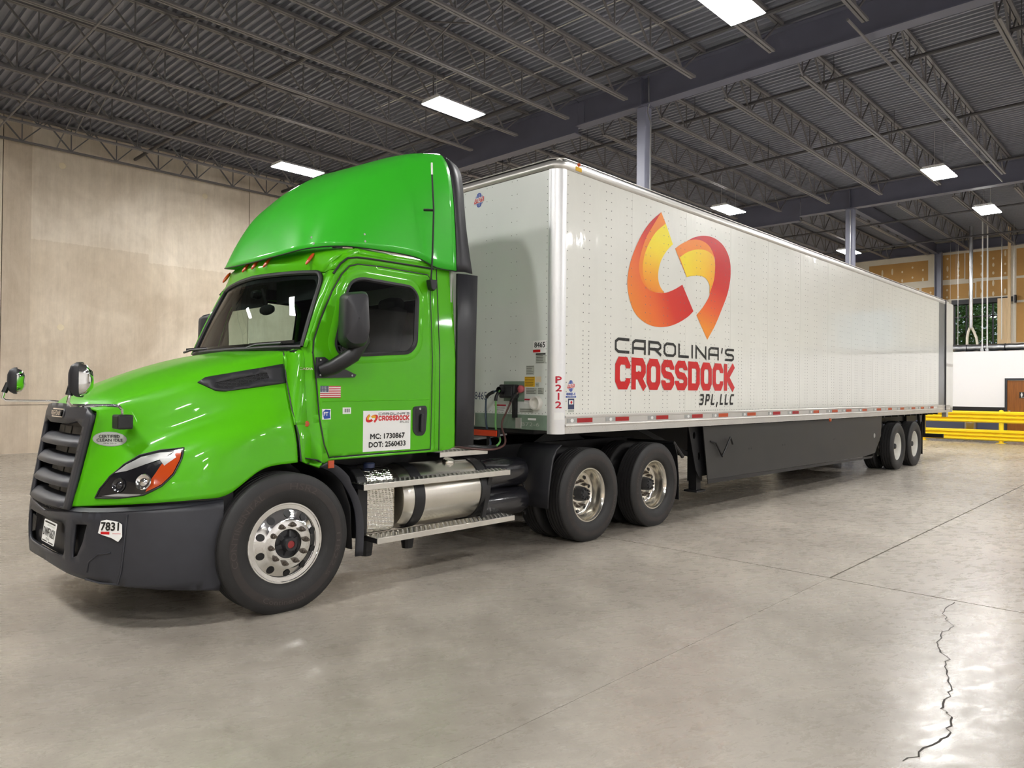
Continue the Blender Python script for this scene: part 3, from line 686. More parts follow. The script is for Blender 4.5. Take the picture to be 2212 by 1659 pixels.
# ================================================================== WHEELS
TR = .522; RF = .2985
def tyre_profile(w, grooves):
    """(axial, radius) from outer sidewall (negative axial) to inner; outer face at -w/2"""
    h = w/2; p = [(-h*.62, RF), (-h*.80, RF+.012), (-h*.93, RF+.05), (-h*1.0, RF+.105), (-h*.985, RF+.15), (-h*.93, RF+.185), (-h*.86, TR-.022), (-h*.80, TR-.008), (-h*.74, TR-.001)]
    g = []
    for k in range(grooves):
        c = -h*.74+(2*h*.74)*(k+.5)/grooves; g += [(c-.0065, TR), (c-.0045, TR-.013), (c+.0045, TR-.013), (c+.0065, TR)]
    return p+g+[(-a, r) for a, r in reversed(p)]
def make_wheel(name, c, parent, kind, side=1, letters=None, m_rim=CHROME, grooves=4, w=.275, detail=True):
    """side 1: outer face toward -y; the rim flange lies in the plane y=c[1]"""
    yo = c[1]; hw = w/2; yc = yo+side*(hw*.62)
    S = lambda pr: [(side*a, r) for a, r in pr]
    t = obj(name, MB().lathe(S(tyre_profile(w, grooves)), (c[0], yc, c[2]), 'y', 72), RUBBER, parent, smooth=True, angle=50, center=(c[0], yc, c[2]))
    if detail: obj('sidewall_band', MB().lathe(S([(-hw*1.004, RF+.098), (-hw*1.011, RF+.105), (-hw*.997, RF+.150), (-hw*.985, RF+.155)]), (c[0], yc, c[2]), 'y', 72), RUBBER2, t, smooth=True)
    Y = lambda d: yo+side*d        # d metres inward from flange plane
    if kind == 'steer':
        pr = [(0,.255),(-.004,.2985),(-.008,.2985),(-.008,.288),(.004,.280),(.012,.268),(.002,.255),(-.010,.235),(-.022,.205),(-.034,.186),(-.038,.18),(-.038,.108),(-.03,.104),(.02,.104)]
        mbr = None; N_ = 120; holes = 10; vs = []; fs = []; m = len(pr)
        rim = obj('rim', MB().lathe([(side*a, r) for a, r in pr], (c[0], yo, c[2]), 'y', 96), m_rim, t, smooth=True, angle=50)
        for k in range(holes):
            a = 2*PI*(k+.5)/holes; hx, hz = c[0]+.222*math.cos(a), c[2]+.222*math.sin(a)
            q = MB(); ring1 = []; ring2 = []
            for j in range(20):
                b = 2*PI*j/20; dr = .027*math.cos(b); dt = .027*math.sin(b); r_ = .222+dr
                px_, pz_ = c[0]+r_*math.cos(a)-dt*math.sin(a), c[2]+r_*math.sin(a)+dt*math.cos(a)
                dd = -.0155-(.222-r_)*.55; ring1.append((px_, Y(dd-.0035), pz_)); ring2.append((px_, Y(dd-.001), pz_))
            q.add(ring1, [tuple(range(20))]); q.grid([ring1, ring2], True)
            obj('hand_hole', q, BLACK, rim)
        hub = obj('hub', MB().lathe([(side*a, r) for a, r in ((.05,.104),(.0,.104),(-.01,.09),(-.012,.055),(-.075,.05),(-.085,.047),(-.085,.03),(-.075,.029),(-.075,.001))], (c[0], yo, c[2]), 'y', 40), HUBBLK, t, smooth=True)
        obj('hub_cap', MB().lathe([(side*a, r) for a, r in ((-.078,.028),(-.08,.001))], (c[0], yo, c[2]), 'y', 24), REDCAP, t)
        for k in range(6):
            a = 2*PI*k/6+.3; obj('hub_rib', MB().bar((c[0]+.045*math.cos(a), Y(-.03), c[2]+.045*math.sin(a)), (c[0]+.09*math.cos(a), Y(-.012), c[2]+.09*math.sin(a)), .012, .03), HUBBLK, hub)
        nuts_r, nut_y = .1425, -.038
    else:
        pr = [(-.002,.2985),(-.008,.2985),(-.008,.286),(.004,.279),(.016,.272),(.05,.262),(.09,.258),(.125,.255),(.150,.244),(.160,.225),(.158,.20),(.148,.175),(.142,.16),(.142,.085),(.15,.083),(.2,.083)]
        rim = obj('rim', MB().lathe([(side*a, r) for a, r in pr], (c[0], yo, c[2]), 'y', 96), m_rim, t, smooth=True, angle=50)
        for k in range(5 if kind == 'trailer' else 10):
            a = 2*PI*(k+.5)/(5 if kind == 'trailer' else 10); ring1 = [(c[0]+(.205+.022*math.cos(b))*math.cos(a)-.022*math.sin(b)*math.sin(a), Y(.1575-.05*max(0,-.0)-.001-(.25-.0)*0), c[2]+(.205+.022*math.cos(b))*math.sin(a)+.022*math.sin(b)*math.cos(a)) for b in [2*PI*j/16 for j in range(16)]]
            ring1 = [(p[0], Y(.149), p[2]) for p in ring1]; obj('hand_hole', MB().add(ring1, [tuple(range(16))]), BLACK, rim)
        hb = [(.16,.085),(.10,.082),(.06,.075),(.05,.07),(.048,.045),(.04,.04),(.035,.001)] if kind == 'drive' else [(.16,.085),(.09,.08),(.05,.06),(.03,.058),(.02,.05),(.018,.001)]
        hub = obj('hub', MB().lathe([(side*a, r) for a, r in hb], (c[0], yo, c[2]), 'y', 32), HUBBLK, t, smooth=True)
        if kind == 'drive':
            for k in range(8):
                a = 2*PI*k/8; obj('hub_stud', MB().lathe([(side*.05,.012),(side*.03,.012),(side*.028,.001)], (c[0]+.057*math.cos(a), yo, c[2]+.057*math.sin(a)), 'y', 8), HUBBLK, hub)
        nuts_r, nut_y = .1425, .142
    for k in range(10):
        a = 2*PI*k/10+.1; nx, nz = c[0]+nuts_r*math.cos(a), c[2]+nuts_r*math.sin(a)
        obj('lug_nut', MB().lathe([(side*q, r) for q, r in ((nut_y,.021),(nut_y-.008,.021),(nut_y-.009,.0165),(nut_y-.03,.0155),(nut_y-.034,.010),(nut_y-.05,.010),(nut_y-.051,.001))], (nx, yo, nz), 'y', 6 if not detail else 8), RUST, rim)
    if letters:
        for s_, a0, a1, r0, r1 in letters:
            fn = lambda u, v: (c[0]+(r0+(r1-r0)*v)*math.cos(a0+(a1-a0)*u), yc-side*(hw*1.012+.0012), c[2]+(r0+(r1-r0)*v)*math.sin(a0+(a1-a0)*u))
            obj('tyre_lettering', text_mb(s_, 0, 1, 0, 1, fn), LETTER, t, fixn=False)
    return t

# ================================================================== TRAILER
TL = thing('semi_trailer', (8.0, 1.3, 0), 'long white box semi-trailer with an orange swirl logo and silver rails', 'trailer')
ZBR, ZBH, ZTL, ZTP = 1.20, 1.40, 4.01, 4.105; YF = 2.6; XN = -.13; RC = .13; XR = 16.2
side = lambda u, v: (u, -.002, v)
# side skins
SP = obj('side_panel', MB().box(0, 14.81, 0, .01, ZBH, ZTL), WHITEP, TL)
obj('side_panel', MB().box(0, 14.81, YF-.01, YF, ZBH, ZTL), WHITEP, TL)
for x in (1.23, 2.46, 3.68, 4.9, 6.13, 7.36, 8.58, 9.8, 11.03, 12.26, 13.48, 14.7): obj('panel_seam', MB().box(x-.012, x+.012, -.0012, .0, ZBH, ZTL), WHITEP, SP)
# nose
obj('front_panel', MB().box(XN, XN+.01, RC, YF-RC, 1.395, ZTL-.005), WHITEF, TL)
def corner(z0, z1, r, x_c, y_c, sgn=1):
    a = [PI+PI/2*k/10 for k in range(11)]
    pts = [(x_c+r*math.cos(t), y_c+sgn*r*math.sin(t)) for t in a]
    return MB().grid([[(p[0], p[1], z0) for p in pts], [(p[0], p[1], z1) for p in pts]])
obj('corner_post', corner(ZBR, ZTL, RC+.004, 0, RC), CORNERAL, TL, smooth=True); obj('corner_post', corner(ZBR, ZTL, RC+.004, 0, YF-RC, -1), CORNERAL, TL, smooth=True)
# top rail runs round the nose
def toprail(off, z0, z1):
    P = [(15.40, -off)]+[(0, -off)]+[(RC*0+(RC+off)*math.cos(t), RC+(RC+off)*math.sin(t)) for t in [PI*1.5-PI/2*k/10 for k in range(1, 11)]]
    P += [(XN-off, YF-RC)]+[((RC+off)*math.cos(t), YF-RC+(RC+off)*math.sin(t)) for t in [PI-PI/2*k/10 for k in range(1, 11)]]+[(15.40, YF+off)]
    return P
P = toprail(.006, 0, 0)
obj('top_rail', MB().grid([[(p[0], p[1], ZTL) for p in P], [(p[0], p[1], ZTP-.012) for p in P]]), RAILAL, TL, smooth=True, solid=.004)
P2 = toprail(-.01, 0, 0)
obj('roof_edge_seal', MB().grid([[(p[0], p[1], ZTP-.012) for p in P2], [(p[0], p[1], ZTP+.006) for p in P2]]), BLACK, TL, smooth=True, solid=.01)
P3 = toprail(.008, 0, 0)
obj('roof_cap_strip', MB().grid([[(p[0], p[1], ZTP+.006) for p in P3], [(p[0], p[1], ZTP+.016) for p in P3]]), RAILAL, TL, smooth=True, solid=.01)
obj('roof', MB().box(-.1, 15.9, .02, YF-.02, ZTP-.01, ZTP+.006), RAILAL, TL)
# bottom rail extrusion, one each side
for sg in (0, 1):
    f = (lambda y: y) if not sg else (lambda y: YF-y)
    pr = [(-.004, ZBH), (-.012, ZBH-.006), (-.012, 1.375), (-.006, 1.370), (-.006, 1.305), (-.012, 1.300), (-.016, 1.29), (-.012, 1.278), (-.006, 1.274), (-.006, ZBR+.004), (.03, ZBR)]
    obj('bottom_rail', MB().grid([[(0, f(y), z) for y, z in pr], [(XR-.28, f(y), z) for y, z in pr]]), RAILAL, TL, solid=.004)
obj('front_sill', MB().box(XN-.002, XN+.06, RC, YF-RC, 1.235, 1.398), GREENB, TL, bevel=.004)
obj('front_sill_plate', MB().box(XN-.008, XN-.002, 1.24, YF-RC, 1.25, 1.392), RAILAL, TL)
obj('sill_bracket', MB().box(XN-.02, XN-.002, .50, .575, 1.245, 1.36), RAILAL, TL)
# floor, cross members, upper coupler
obj('trailer_floor', MB().box(-.05, XR-.1, .05, YF-.05, 1.26, 1.30), CHASSIS, TL)
for k in range(26): obj('cross_member', MB().box(3.2+.47*k, 3.25+.47*k, .06, YF-.06, 1.16, 1.26), CHASSIS, TL)
obj('coupler_plate', MB().box(-.1, 2.4, .35, YF-.35, 1.19, 1.25), CHASSIS, TL)
for y in (.72, YF-.72): obj('slider_rail', MB().box(9.4, 15.6, y-.05, y+.05, .98, 1.18), CHASSIS, TL)
# rivets: too many and too small to pick out one by one
mb = MB()
def rivet(x, z, r=.0075, y=-.0045):
    n = 5; vs = [(x+r*math.cos(2*PI*k/n), y, z+r*math.sin(2*PI*k/n)) for k in range(n)]+[(x, y-.004, z)]
    mb.add(vs, [(k, (k+1) % n, n) for k in range(n)])
x = .297
while x < 14.7:
    for dx in (0, .101):
        z = 1.465
        while z < 3.99:
            rivet(x+dx, z); z += .05 if z < 2.3 else .1
    x += .4022
x = .04
while x < 14.75: rivet(x, 1.417, .006); x += .051
z = 1.45
while z < 4: rivet(.018, z, .006); z += .1
rv = obj('side_rivets', mb, RIVETM, TL, smooth=True); rv['kind'] = 'stuff'
mb = MB(); x = .05
while x < 15.7:
    for dx, z in ((0,1.262),(.03,1.225),(.07,1.262),(.07,1.225)): rivet(x+dx+random.uniform(-.01,.01), z, .011, -.006)
    x += .305
rv = obj('rail_bolts', mb, RAILAL, TL, smooth=True); rv['kind'] = 'stuff'
mb = MB()
def frivet(y, z, r=.006):
    n = 5; vs = [(XN, y+r*math.cos(2*PI*k/n), z+r*math.sin(2*PI*k/n)) for k in range(n)]+[(XN-.004, y, z)]
    mb.add(vs, [(k, (k+1) % n, n) for k in range(n)])
for y in (.155, .60, .68, .99, 1.08, 1.45, 1.54, 1.95, 2.04, 2.44):
    z = 1.43
    while z < 3.98: frivet(y, z); z += .075 if y in (.155, 2.44) else .15
y = .2
while y < 2.4: frivet(y, 1.412); frivet(y, ZTL+.03); y += .05
rv = obj('front_rivets', mb, RIVETM, TL, smooth=True); rv['kind'] = 'stuff'
# reflective tape, piece by piece
ST = [(.03,.2,.47,'r'),(.72,.9,1.17,'r'),(1.57,1.75,2.03,'r'),(2.43,2.61,2.89,'r'),(3.16,3.33,3.61,'o'),(4.04,4.2,4.48,'o'),(4.91,5.08,5.35,'r'),(5.64,5.81,6.07,'r'),(6.51,6.69,6.94,'o'),(7.3,7.55,7.83,'o'),(8.05,8.26,8.54,'o'),(8.95,9.15,9.42,'o'),(9.82,10.01,10.29,'o'),(10.6,10.75,11.01,'o'),(11.4,11.6,11.88,'o'),(12.25,12.45,12.73,'o'),(13.0,13.2,13.46,'o'),(13.85,14.02,14.31,'r')]
for a, b, c, k in ST:
    p = obj('reflective_strip', MB().box(b, c, -.0095, -.006, 1.318, 1.366), REDL if k == 'r' else ORNG, TL)
    obj('silver_half', MB().box(a, b, -.0093, -.006, 1.318, 1.366), SILV, p)
    obj('maker_mark', MB().add([((a+b)/2+.028*math.cos(t), -.0099, 1.342+.02*math.sin(t)) for t in [PI*j/6 for j in range(12)]], [tuple(range(12))]), WHTTXT, p, fixn=False)
obj('white_strip', MB().box(14.33, 14.62, -.0095, -.006, 1.318, 1.366), WHTTXT, TL)
# the big logo
LG = grad('logo_red_print', [(0,(236,142,40)),(.35,(236,110,40)),(.65,(216,44,24)),(1,(202,12,18))], (.55,0,.42), 1.72, 2.62)
LGR = grad('logo_red_right_print', [(0,(240,146,40)),(.35,(232,90,38)),(.7,(210,28,22)),(1,(200,10,16))], (.25,0,.9), 3.0, 3.9)
LO = mat('logo_orange_print', srgb(240,136,26), .35, 0, .3)
LY = grad('logo_yellow_print', [(0,(238,132,36)),(.35,(244,168,26)),(.75,(248,218,20)),(1,(244,226,16))], (.1,0,1), 3.0, 3.75)
LYR = grad('logo_yellow_right_print', [(0,(238,138,40)),(.5,(246,196,26)),(1,(246,222,18))], (-.9,0,.35), -1.95, -1.0)
lg_redL = [(1.838,3.896),(1.607,3.737),(1.415,3.548),(1.256,3.324),(1.166,3.145),(1.124,2.958),(1.145,2.81),(1.226,2.651),(1.347,2.554),(1.541,2.484),(1.768,2.461),(2.034,2.488),(2.279,2.555),(2.501,2.647),(2.638,2.73),(2.354,3.05),(2.149,2.963),(1.923,2.898),(1.676,2.884),(1.534,2.92),(1.50,2.985),(1.46,3.109),(1.47,3.263),(1.53,3.425),(1.66,3.62)]
lg_oL = [(1.838,3.896),(1.66,3.70),(1.511,3.53),(1.417,3.36),(1.37,3.23),(1.361,3.12),(1.423,2.993),(1.534,2.92),(1.676,2.884),(1.923,2.898),(1.819,2.975),(1.777,3.082),(1.801,3.212),(1.873,3.334),(1.99,3.448),(2.113,3.538),(1.944,3.772)]
lg_yL = [(1.944,3.772),(1.751,3.651),(1.61,3.517),(1.5,3.36),(1.447,3.228),(1.438,3.118),(1.463,3.03),(1.534,2.94),(1.676,2.893),(1.923,2.898),(1.819,2.975),(1.777,3.082),(1.801,3.212),(1.873,3.334),(1.99,3.448),(2.113,3.538)]
lg_redR = [(2.455,3.631),(2.651,3.712),(2.887,3.771),(3.133,3.789),(3.351,3.756),(3.501,3.689),(3.617,3.578),(3.665,3.438),(3.652,3.253),(3.567,3.043),(3.402,2.81),(3.222,2.581),(3.011,2.374),(2.715,2.685),(2.901,2.818),(3.056,2.973),(3.066,3.05),(3.075,3.15),(3.13,3.265),(3.21,3.45),(3.154,3.566),(2.993,3.666),(2.786,3.694)]
lg_oR = [(2.169,3.491),(2.328,3.577),(2.52,3.652),(2.718,3.692),(2.923,3.69),(3.082,3.635),(3.179,3.535),(3.21,3.414),(3.194,3.27),(3.135,3.122),(3.062,3.009),(3.064,3.114),(2.982,3.192),(2.826,3.221),(2.592,3.192),(2.462,3.161)]
lg_yR = [(2.283,3.395),(2.457,3.483),(2.653,3.546),(2.856,3.579),(3.029,3.575),(3.154,3.535),(3.202,3.46),(3.211,3.379),(3.177,3.198),(3.062,3.009),(3.064,3.114),(2.982,3.192),(2.826,3.221),(2.592,3.192),(2.462,3.161)]
def smooth2d(poly, corners):
    """smooth an outline with Catmull-Rom between its sharp corners"""
    idx = sorted(corners); out = []; n = len(poly)
    for a, b in zip(idx, idx[1:]+[idx[0]+n]):
        seg = [(*poly[k % n], 0) for k in range(a, b+1)]; out += [(p.x, p.y) for p in catmull(seg, 4)[:-1]]
    return out
LOGO = [(lg_redL, (0,14,15), LG, .0025), (lg_oL, (0,9,15,16), LO, .0032), (lg_yL, (0,9,15), LY, .0039), (lg_redR, (0,12,13), LGR, .0025), (lg_oR, (0,10,15), LO, .0032), (lg_yR, (0,9,14), LYR, .0039)]
for poly, cn, m, d in LOGO: decal('logo_segment', panel(smooth2d(poly, cn), (), .12, lambda u, v, d=d: (u, -d-.001, v)), m, TL)
CARO = (list("CAROLINA'S"), [1,1,1,1,.9,.2,1,1,.25,.9]); XD = (list("cROssDOcK"), [1]*9)
tag(decal('logo_lettering', stroke_mb(*CARO, .885, 3.78, 2.103, 2.283, .034, .058, lambda u, v: (u, -.0048, v)), BLKTXT, TL), 'black block lettering')
tag(decal('logo_lettering', stroke_mb(*XD, .895, 3.79, 1.683, 2.063, .092, .022, lambda u, v: (u, -.0048, v)), REDTXT, TL), 'heavy red block lettering')
tag(decal('logo_lettering', stroke_mb(list('3PL,LLC'), [1,1,.85,.5,.85,.85,1], 2.80, 3.76, 1.485, 1.637, .03, .05, lambda u, v: (u, -.0048, v), .22), BLKTXT, TL), 'small slanted black lettering')
# maker badges
def utility(par, cu, cv, s, fn, lab=None):
    f = lambda e: (lambda u, v: fn(cu+s*u, cv+s*v, e))
    g = obj('maker_badge', panel(ellipse(0, 0, .72, 1), (), .8, f(.002)), BLUETXT, par, fixn=False)
    for k in (-.45, 0, .45): decal('badge_line', panel([(k-.04,-.85),(k+.04,-.85),(k+.04,.85),(k-.04,.85)], (), 2, f(.0026)), WHTTXT, g)
    decal('badge_band', panel([(-1.05,-.48),(.95,-.30),(1.05,.44),(-.9,.30)], (), 2, f(.0032)), WHTTXT, g)
    decal('badge_band', panel([(-1.0,-.43),(.91,-.26),(1.0,.38),(-.86,.25)], (), 2, f(.0037)), REDTXT, g)
    decal('badge_text', text_mb('UTILITY', -.82, .84, -.26, .26, f(.0043), .02), WHTTXT, g)
fs_ = lambda u, v, e: (u, -e, v)
ff_ = lambda u, v, e: (XN-e, u, v)
utility(TL, .098, 1.712, .062, lambda u, v, e: (u, -e, v)); utility(TL, 1.21, 3.87, .085, lambda u, v, e: (XN-e, 2.42-u, v))
bd = decal('series_badge', panel(rect(.008,.190,1.585,1.647), (), 1, lambda u, v: (u, -.002, v)), WHTTXT, TL)
decal('badge_text', text_mb('4000D-X', .02, .178, 1.612, 1.640, lambda u, v: (u, -.0026, v), .002), BLUETXT, bd)
decal('badge_band', panel(rect(.012,.186,1.588,1.606), (), 1, lambda u, v: (u, -.0026, v)), BLUETXT, bd)
decal('badge_text', text_mb('COMPOSITE', .03, .168, 1.591, 1.603, lambda u, v: (u, -.0048, v)), WHTTXT, bd)
bd = decal('warranty_badge', panel(rect(.053,.157,1.463,1.577), (), 1, lambda u, v: (u, -.002, v)), NAVY, TL)
decal('badge_band', panel(rect(.068,.142,1.515,1.56), (), 1, lambda u, v: (u, -.0026, v)), WHTTXT, bd); decal('badge_band', panel(ellipse(.105,1.537,.017,.015), (), 1, lambda u, v: (u, -.0048, v)), REDTXT, bd)
decal('badge_band', panel(rect(.055,.155,1.432,1.456), (), 1, lambda u, v: (u, -.002, v)), GREYST, TL)
# front stickers, number plates and connectors
def fst(name, y0, y1, z0, z1, m, par=TL, e=.0015): return decal(name, panel(rect(min(y0,y1), max(y0,y1), z0, z1), (), 1, lambda u, v: (XN-e, u, v)), m, par)
def ftext(s, ya, yb, z0, z1, m, par, e=.0025, bold=0.): return decal('sticker_text', text_mb(s, 0, 1, 0, 1, lambda u, v: (XN-e, ya+(yb-ya)*u, z0+(z1-z0)*v), bold), m, par)
n8 = fst('number_sticker', .34, .15, 2.105, 2.195, WHTTXT); ftext('8465', .32, .17, 2.12, 2.178, BLKTXT, n8, bold=.012)
rs = fst('lessor_sticker', .34, .15, 2.068, 2.10, WHTTXT); fst('sticker_block', .34, .235, 2.07, 2.098, REDTXT, rs, .002)
def lines(par, y0, y1, z0, z1, n, m=BLKTXT):
    for k in range(n):
        z = z0+(z1-z0)*(k+.7)/(n+.4); fst('sticker_line', y0-.008, y1+.008+random.uniform(0,.03), z-.0022, z+.0022, m, par, .0022)
for y0, y1, z0, z1, m, n in ((.30,.16,1.95,2.06,GREYST,6),(.44,.32,1.83,1.93,GREYST,5),(.46,.31,1.70,1.81,YELST,6),(.30,.22,1.75,1.81,MUD,0),(.30,.25,1.70,1.745,GREYST,1),(.44,.28,1.62,1.69,GREYST,4),(.27,.18,1.62,1.69,GREYST,4),(.46,.36,1.52,1.57,WHTTXT,2),(.53,.33,1.42,1.465,GREYST,2),(.92,.74,1.42,1.50,WHTTXT,3),(.40,.28,1.34,1.362,WHTTXT,0)):
    s = fst('notice_sticker', y0, y1, z0, z1, m, e=.010 if z1 < 1.39 else .0015)
    if n: lines(s, y0, y1, z0, z1, n)
    if m is WHTTXT and n: fst('sticker_block', y0, y1, z1-.018, z1, CRIMSON, s, .002)
    if n == 6 and m is GREYST: fst('sticker_block', y0, y1, z1-.016, z1-.002, BLKTXT, s, .002)
ftext('8465', 1.25, 1.05, 1.55, 1.64, NAVY, TL)
ftext('B72-6', .50, .24, 1.275, 1.315, GREYST, TL, .0045)
fc = obj('document_tube', MB().lathe([(0,.078),(-.05,.074),(-.055,.068),(-.05,.058),(-.01,.054),(-.01,.001)], (XN, .275, 1.525), 'x', 28), WHITER, TL, smooth=True)
obj('connector_plate', MB().box(XN-.008, XN, .46, .77, 1.54, 1.76), GREENB, TL)
nb = obj('connector_box', MB().box(XN-.10, XN-.008, .53, .76, 1.575, 1.725), DARK, TL, bevel=.015)
obj('socket', MB().lathe([(XN-.16,.04),(XN-.10,.045)], (0, .70, 1.66), 'x', 16), BLACK, nb); obj('box_lid', MB().box(XN-.115, XN-.10, .55, .66, 1.59, 1.70), DARK, nb, bevel=.008)
obj('support_post', MB().box(XN-.05, XN-.008, .555, .60, 1.36, 1.58), BLACK, TL)
for ch, z in (('P',1.776),('2',1.689),('1',1.600),('2',1.512)):
    fn = lambda u, v, z=z: (RC*math.cos(PI*1.5-.62-(.36 if ch == '1' else .48)*(u-.5)*-1.0)*1.045, RC+RC*1.045*math.sin(PI*1.5-.62-(.36 if ch == '1' else .48)*(u-.5)*-1.0), z+.034*(2*v-1))
    decal('unit_number', text_mb(ch, .36 if ch == '1' else 0, .64 if ch == '1' else 1, 0, 1, fn, .05), CRIMSON, TL)
lab = lambda u, v: ((RC+.006)*math.cos(PI*1.5-.55+.85*(u-.5)), RC+(RC+.006)*math.sin(PI*1.5-.55+.85*(u-.5)), 1.355+.075*v)
s = decal('handwritten_label', panel(rect(0,1,0,1), (), .15, lab), WHTTXT, TL)
ml = obj('marker_lamp', MB().lathe([(-.02,.001),(-.018,.015),(0,.022)], (.19, -.006, 4.10), 'y', 12), AMBER, TL, smooth=True); obj('lamp_sticker', MB().box(.14, .24, -.012, -.006, 4.03, 4.075), YELST, ml)
# rear frame
obj('rear_post', MB().box(14.81, 15.42, -.004, .02, ZBH-.03, ZTL), REARPOST, TL)
obj('hinge_bar', MB().box(15.40, 15.47, -.02, .02, 1.26, ZTP+.02), DARK, TL)
rf = obj('rear_frame_panel', MB().box(15.47, XR, -.004, .02, 1.315, 4.07), WHITEP, TL)
obj('rear_frame_panel', MB().box(14.81, XR, YF-.02, YF, 1.2, 4.07), WHITEP, TL)
obj('rear_band', MB().box(15.47, XR, -.008, -.004, 2.40, 2.48), RAILAL, rf)
obj('rear_wall', MB().box(XR-.04, XR, 0, YF, 1.2, 4.07), WHITEP, TL)
obj('rear_bolster', MB().box(15.60, XR-.28, -.004, .06, ZBR, 1.30), RAILAL, TL); obj('dock_bumper', MB().box(15.55, 15.75, .0, .10, 1.08, ZBR), RAILAL, TL)
obj('underride_guard', MB().box(15.75, 15.85, .12, YF-.12, .52, .62).box(15.75, 15.83, .55, .63, .6, 1.2).box(15.75, 15.83, 1.97, 2.05, .6, 1.2), CHASSIS, TL)
# side skirt
skp = [(3.02,1.19),(10.56,1.19),(10.50,.78),(10.12,.44),(9.4,.40),(3.16,.46)]
sk = obj('side_skirt', panel(skp, (), .8, lambda u, v: (u, .055, v)), SKIRT, TL, solid=.012)
obj('skirt_edge', MB().prism([(3.16,.40),(9.9,.345),(10.02,.385),(3.16,.46)], 'y', .052, .062), BLACK, sk)
obj('side_skirt', panel(skp, (), .8, lambda u, v: (u, YF-.055, v)), SKIRT, TL, solid=.012)
obj('round_badge', MB().lathe([(-.004,.001),(-.004,.045),(0,.05)], (10.08, .055, .80), 'y', 16), SILV, sk)
obj('side_marker', MB().lathe([(-.03,.001),(-.025,.03),(0,.035)], (7.45, -.004, 1.185), 'y', 12), AMBER, TL, smooth=True)
for x in (4.4, 5.6, 7.8):
    for dx in (0, .08): obj('bolt', MB().lathe([(-.003,.001),(-.003,.012),(0,.014)], (x+dx, .055, .82), 'y', 8), BLACK, sk)
# landing gear
lgb = [(2.78,1.19),(3.30,1.19),(3.42,.62),(3.40,.50),(3.06,.50),(2.98,.60)]
hol = [ellipse(2.93,1.07,.035,.05,14), ellipse(3.07,.78,.04,.055,14), ellipse(3.27,.78,.035,.05,14), ellipse(3.24,1.05,.035,.05,14)]
for y in (.20, YF-.20):
    l = obj('landing_gear_bracket', panel(lgb, hol, .2, lambda u, v, y=y: (u, y-.06, v)), CHASSIS, TL, solid=.012)
    obj('landing_leg', MB().box(3.10, 3.26, y, y+.14, .42, 1.19), CHASSIS, l); obj('inner_leg', MB().box(3.12, 3.24, y+.01, y+.13, .30, .42), CHASSIS, l)
    obj('foot', MB().box(3.06, 3.30, y-.03, y+.17, .275, .30), CHASSIS, l)
obj('cross_brace', MB().bar((3.18,.3,.8),(3.18,2.3,.8), .08), CHASSIS, TL); obj('cross_brace', MB().bar((3.18,.3,.75),(2.55,.9,1.2), .06), CHASSIS, TL)
obj('crank_handle', MB().tube([(3.22,.14,.98),(3.22,.05,.98),(3.33,.03,.96),(3.50,.02,.76),(3.72,.01,1.02),(3.78,.005,.92)], .014, 8), CHASSIS, TL, smooth=True)
# running gear
for xi, x in enumerate((11.56, 12.85)):
    obj('axle', MB().tube([(x,.3,.50),(x,2.3,.50)], .065, 12), CHASSIS, TL)
    for sd in (1, -1):
        y0 = .05 if sd == 1 else 2.55
        make_wheel('trailer_wheel', (x, y0, .505), TL, 'trailer', sd, None, WHITER, 4, .27, detail=False)
        make_wheel('trailer_wheel', (x, y0+sd*.53, .505), TL, 'trailer', -sd, None, WHITER, 4, .27, detail=False)
for y in (.72, YF-.72): obj('hanger_bracket', MB().prism([(10.9,1.0),(11.2,1.0),(11.15,.55),(11.0,.55)], 'y', y-.05, y+.05), CHASSIS, TL); obj('trailing_arm', MB().bar((11.1,y,.6),(13.2,y,.55), .1, .12), CHASSIS, TL)
for y in (.06, 1.95): obj('mud_flap', MB().box(13.62, 13.635, y, y+.6, .22, 1.0), BLACK, TL)
for y in (.1, 2.44): obj('flap_bracket', MB().prism([(13.5,1.2),(13.75,1.2),(13.68,.95),(13.58,.95)], 'y', y, y+.06), CHASSIS, TL)
obj('side_box', MB().box(14.3, 15.1, .6, 2.0, .88, 1.19), CHASSIS, TL)

# ================================================================== TRACTOR
TT = thing('semi_truck', (-1.4, 1.3, 0), 'bright green day-cab semi-truck tractor with grey bumper coupled to the trailer', 'truck')
M2 = lambda p: (p[0], 2.6-p[1], p[2])
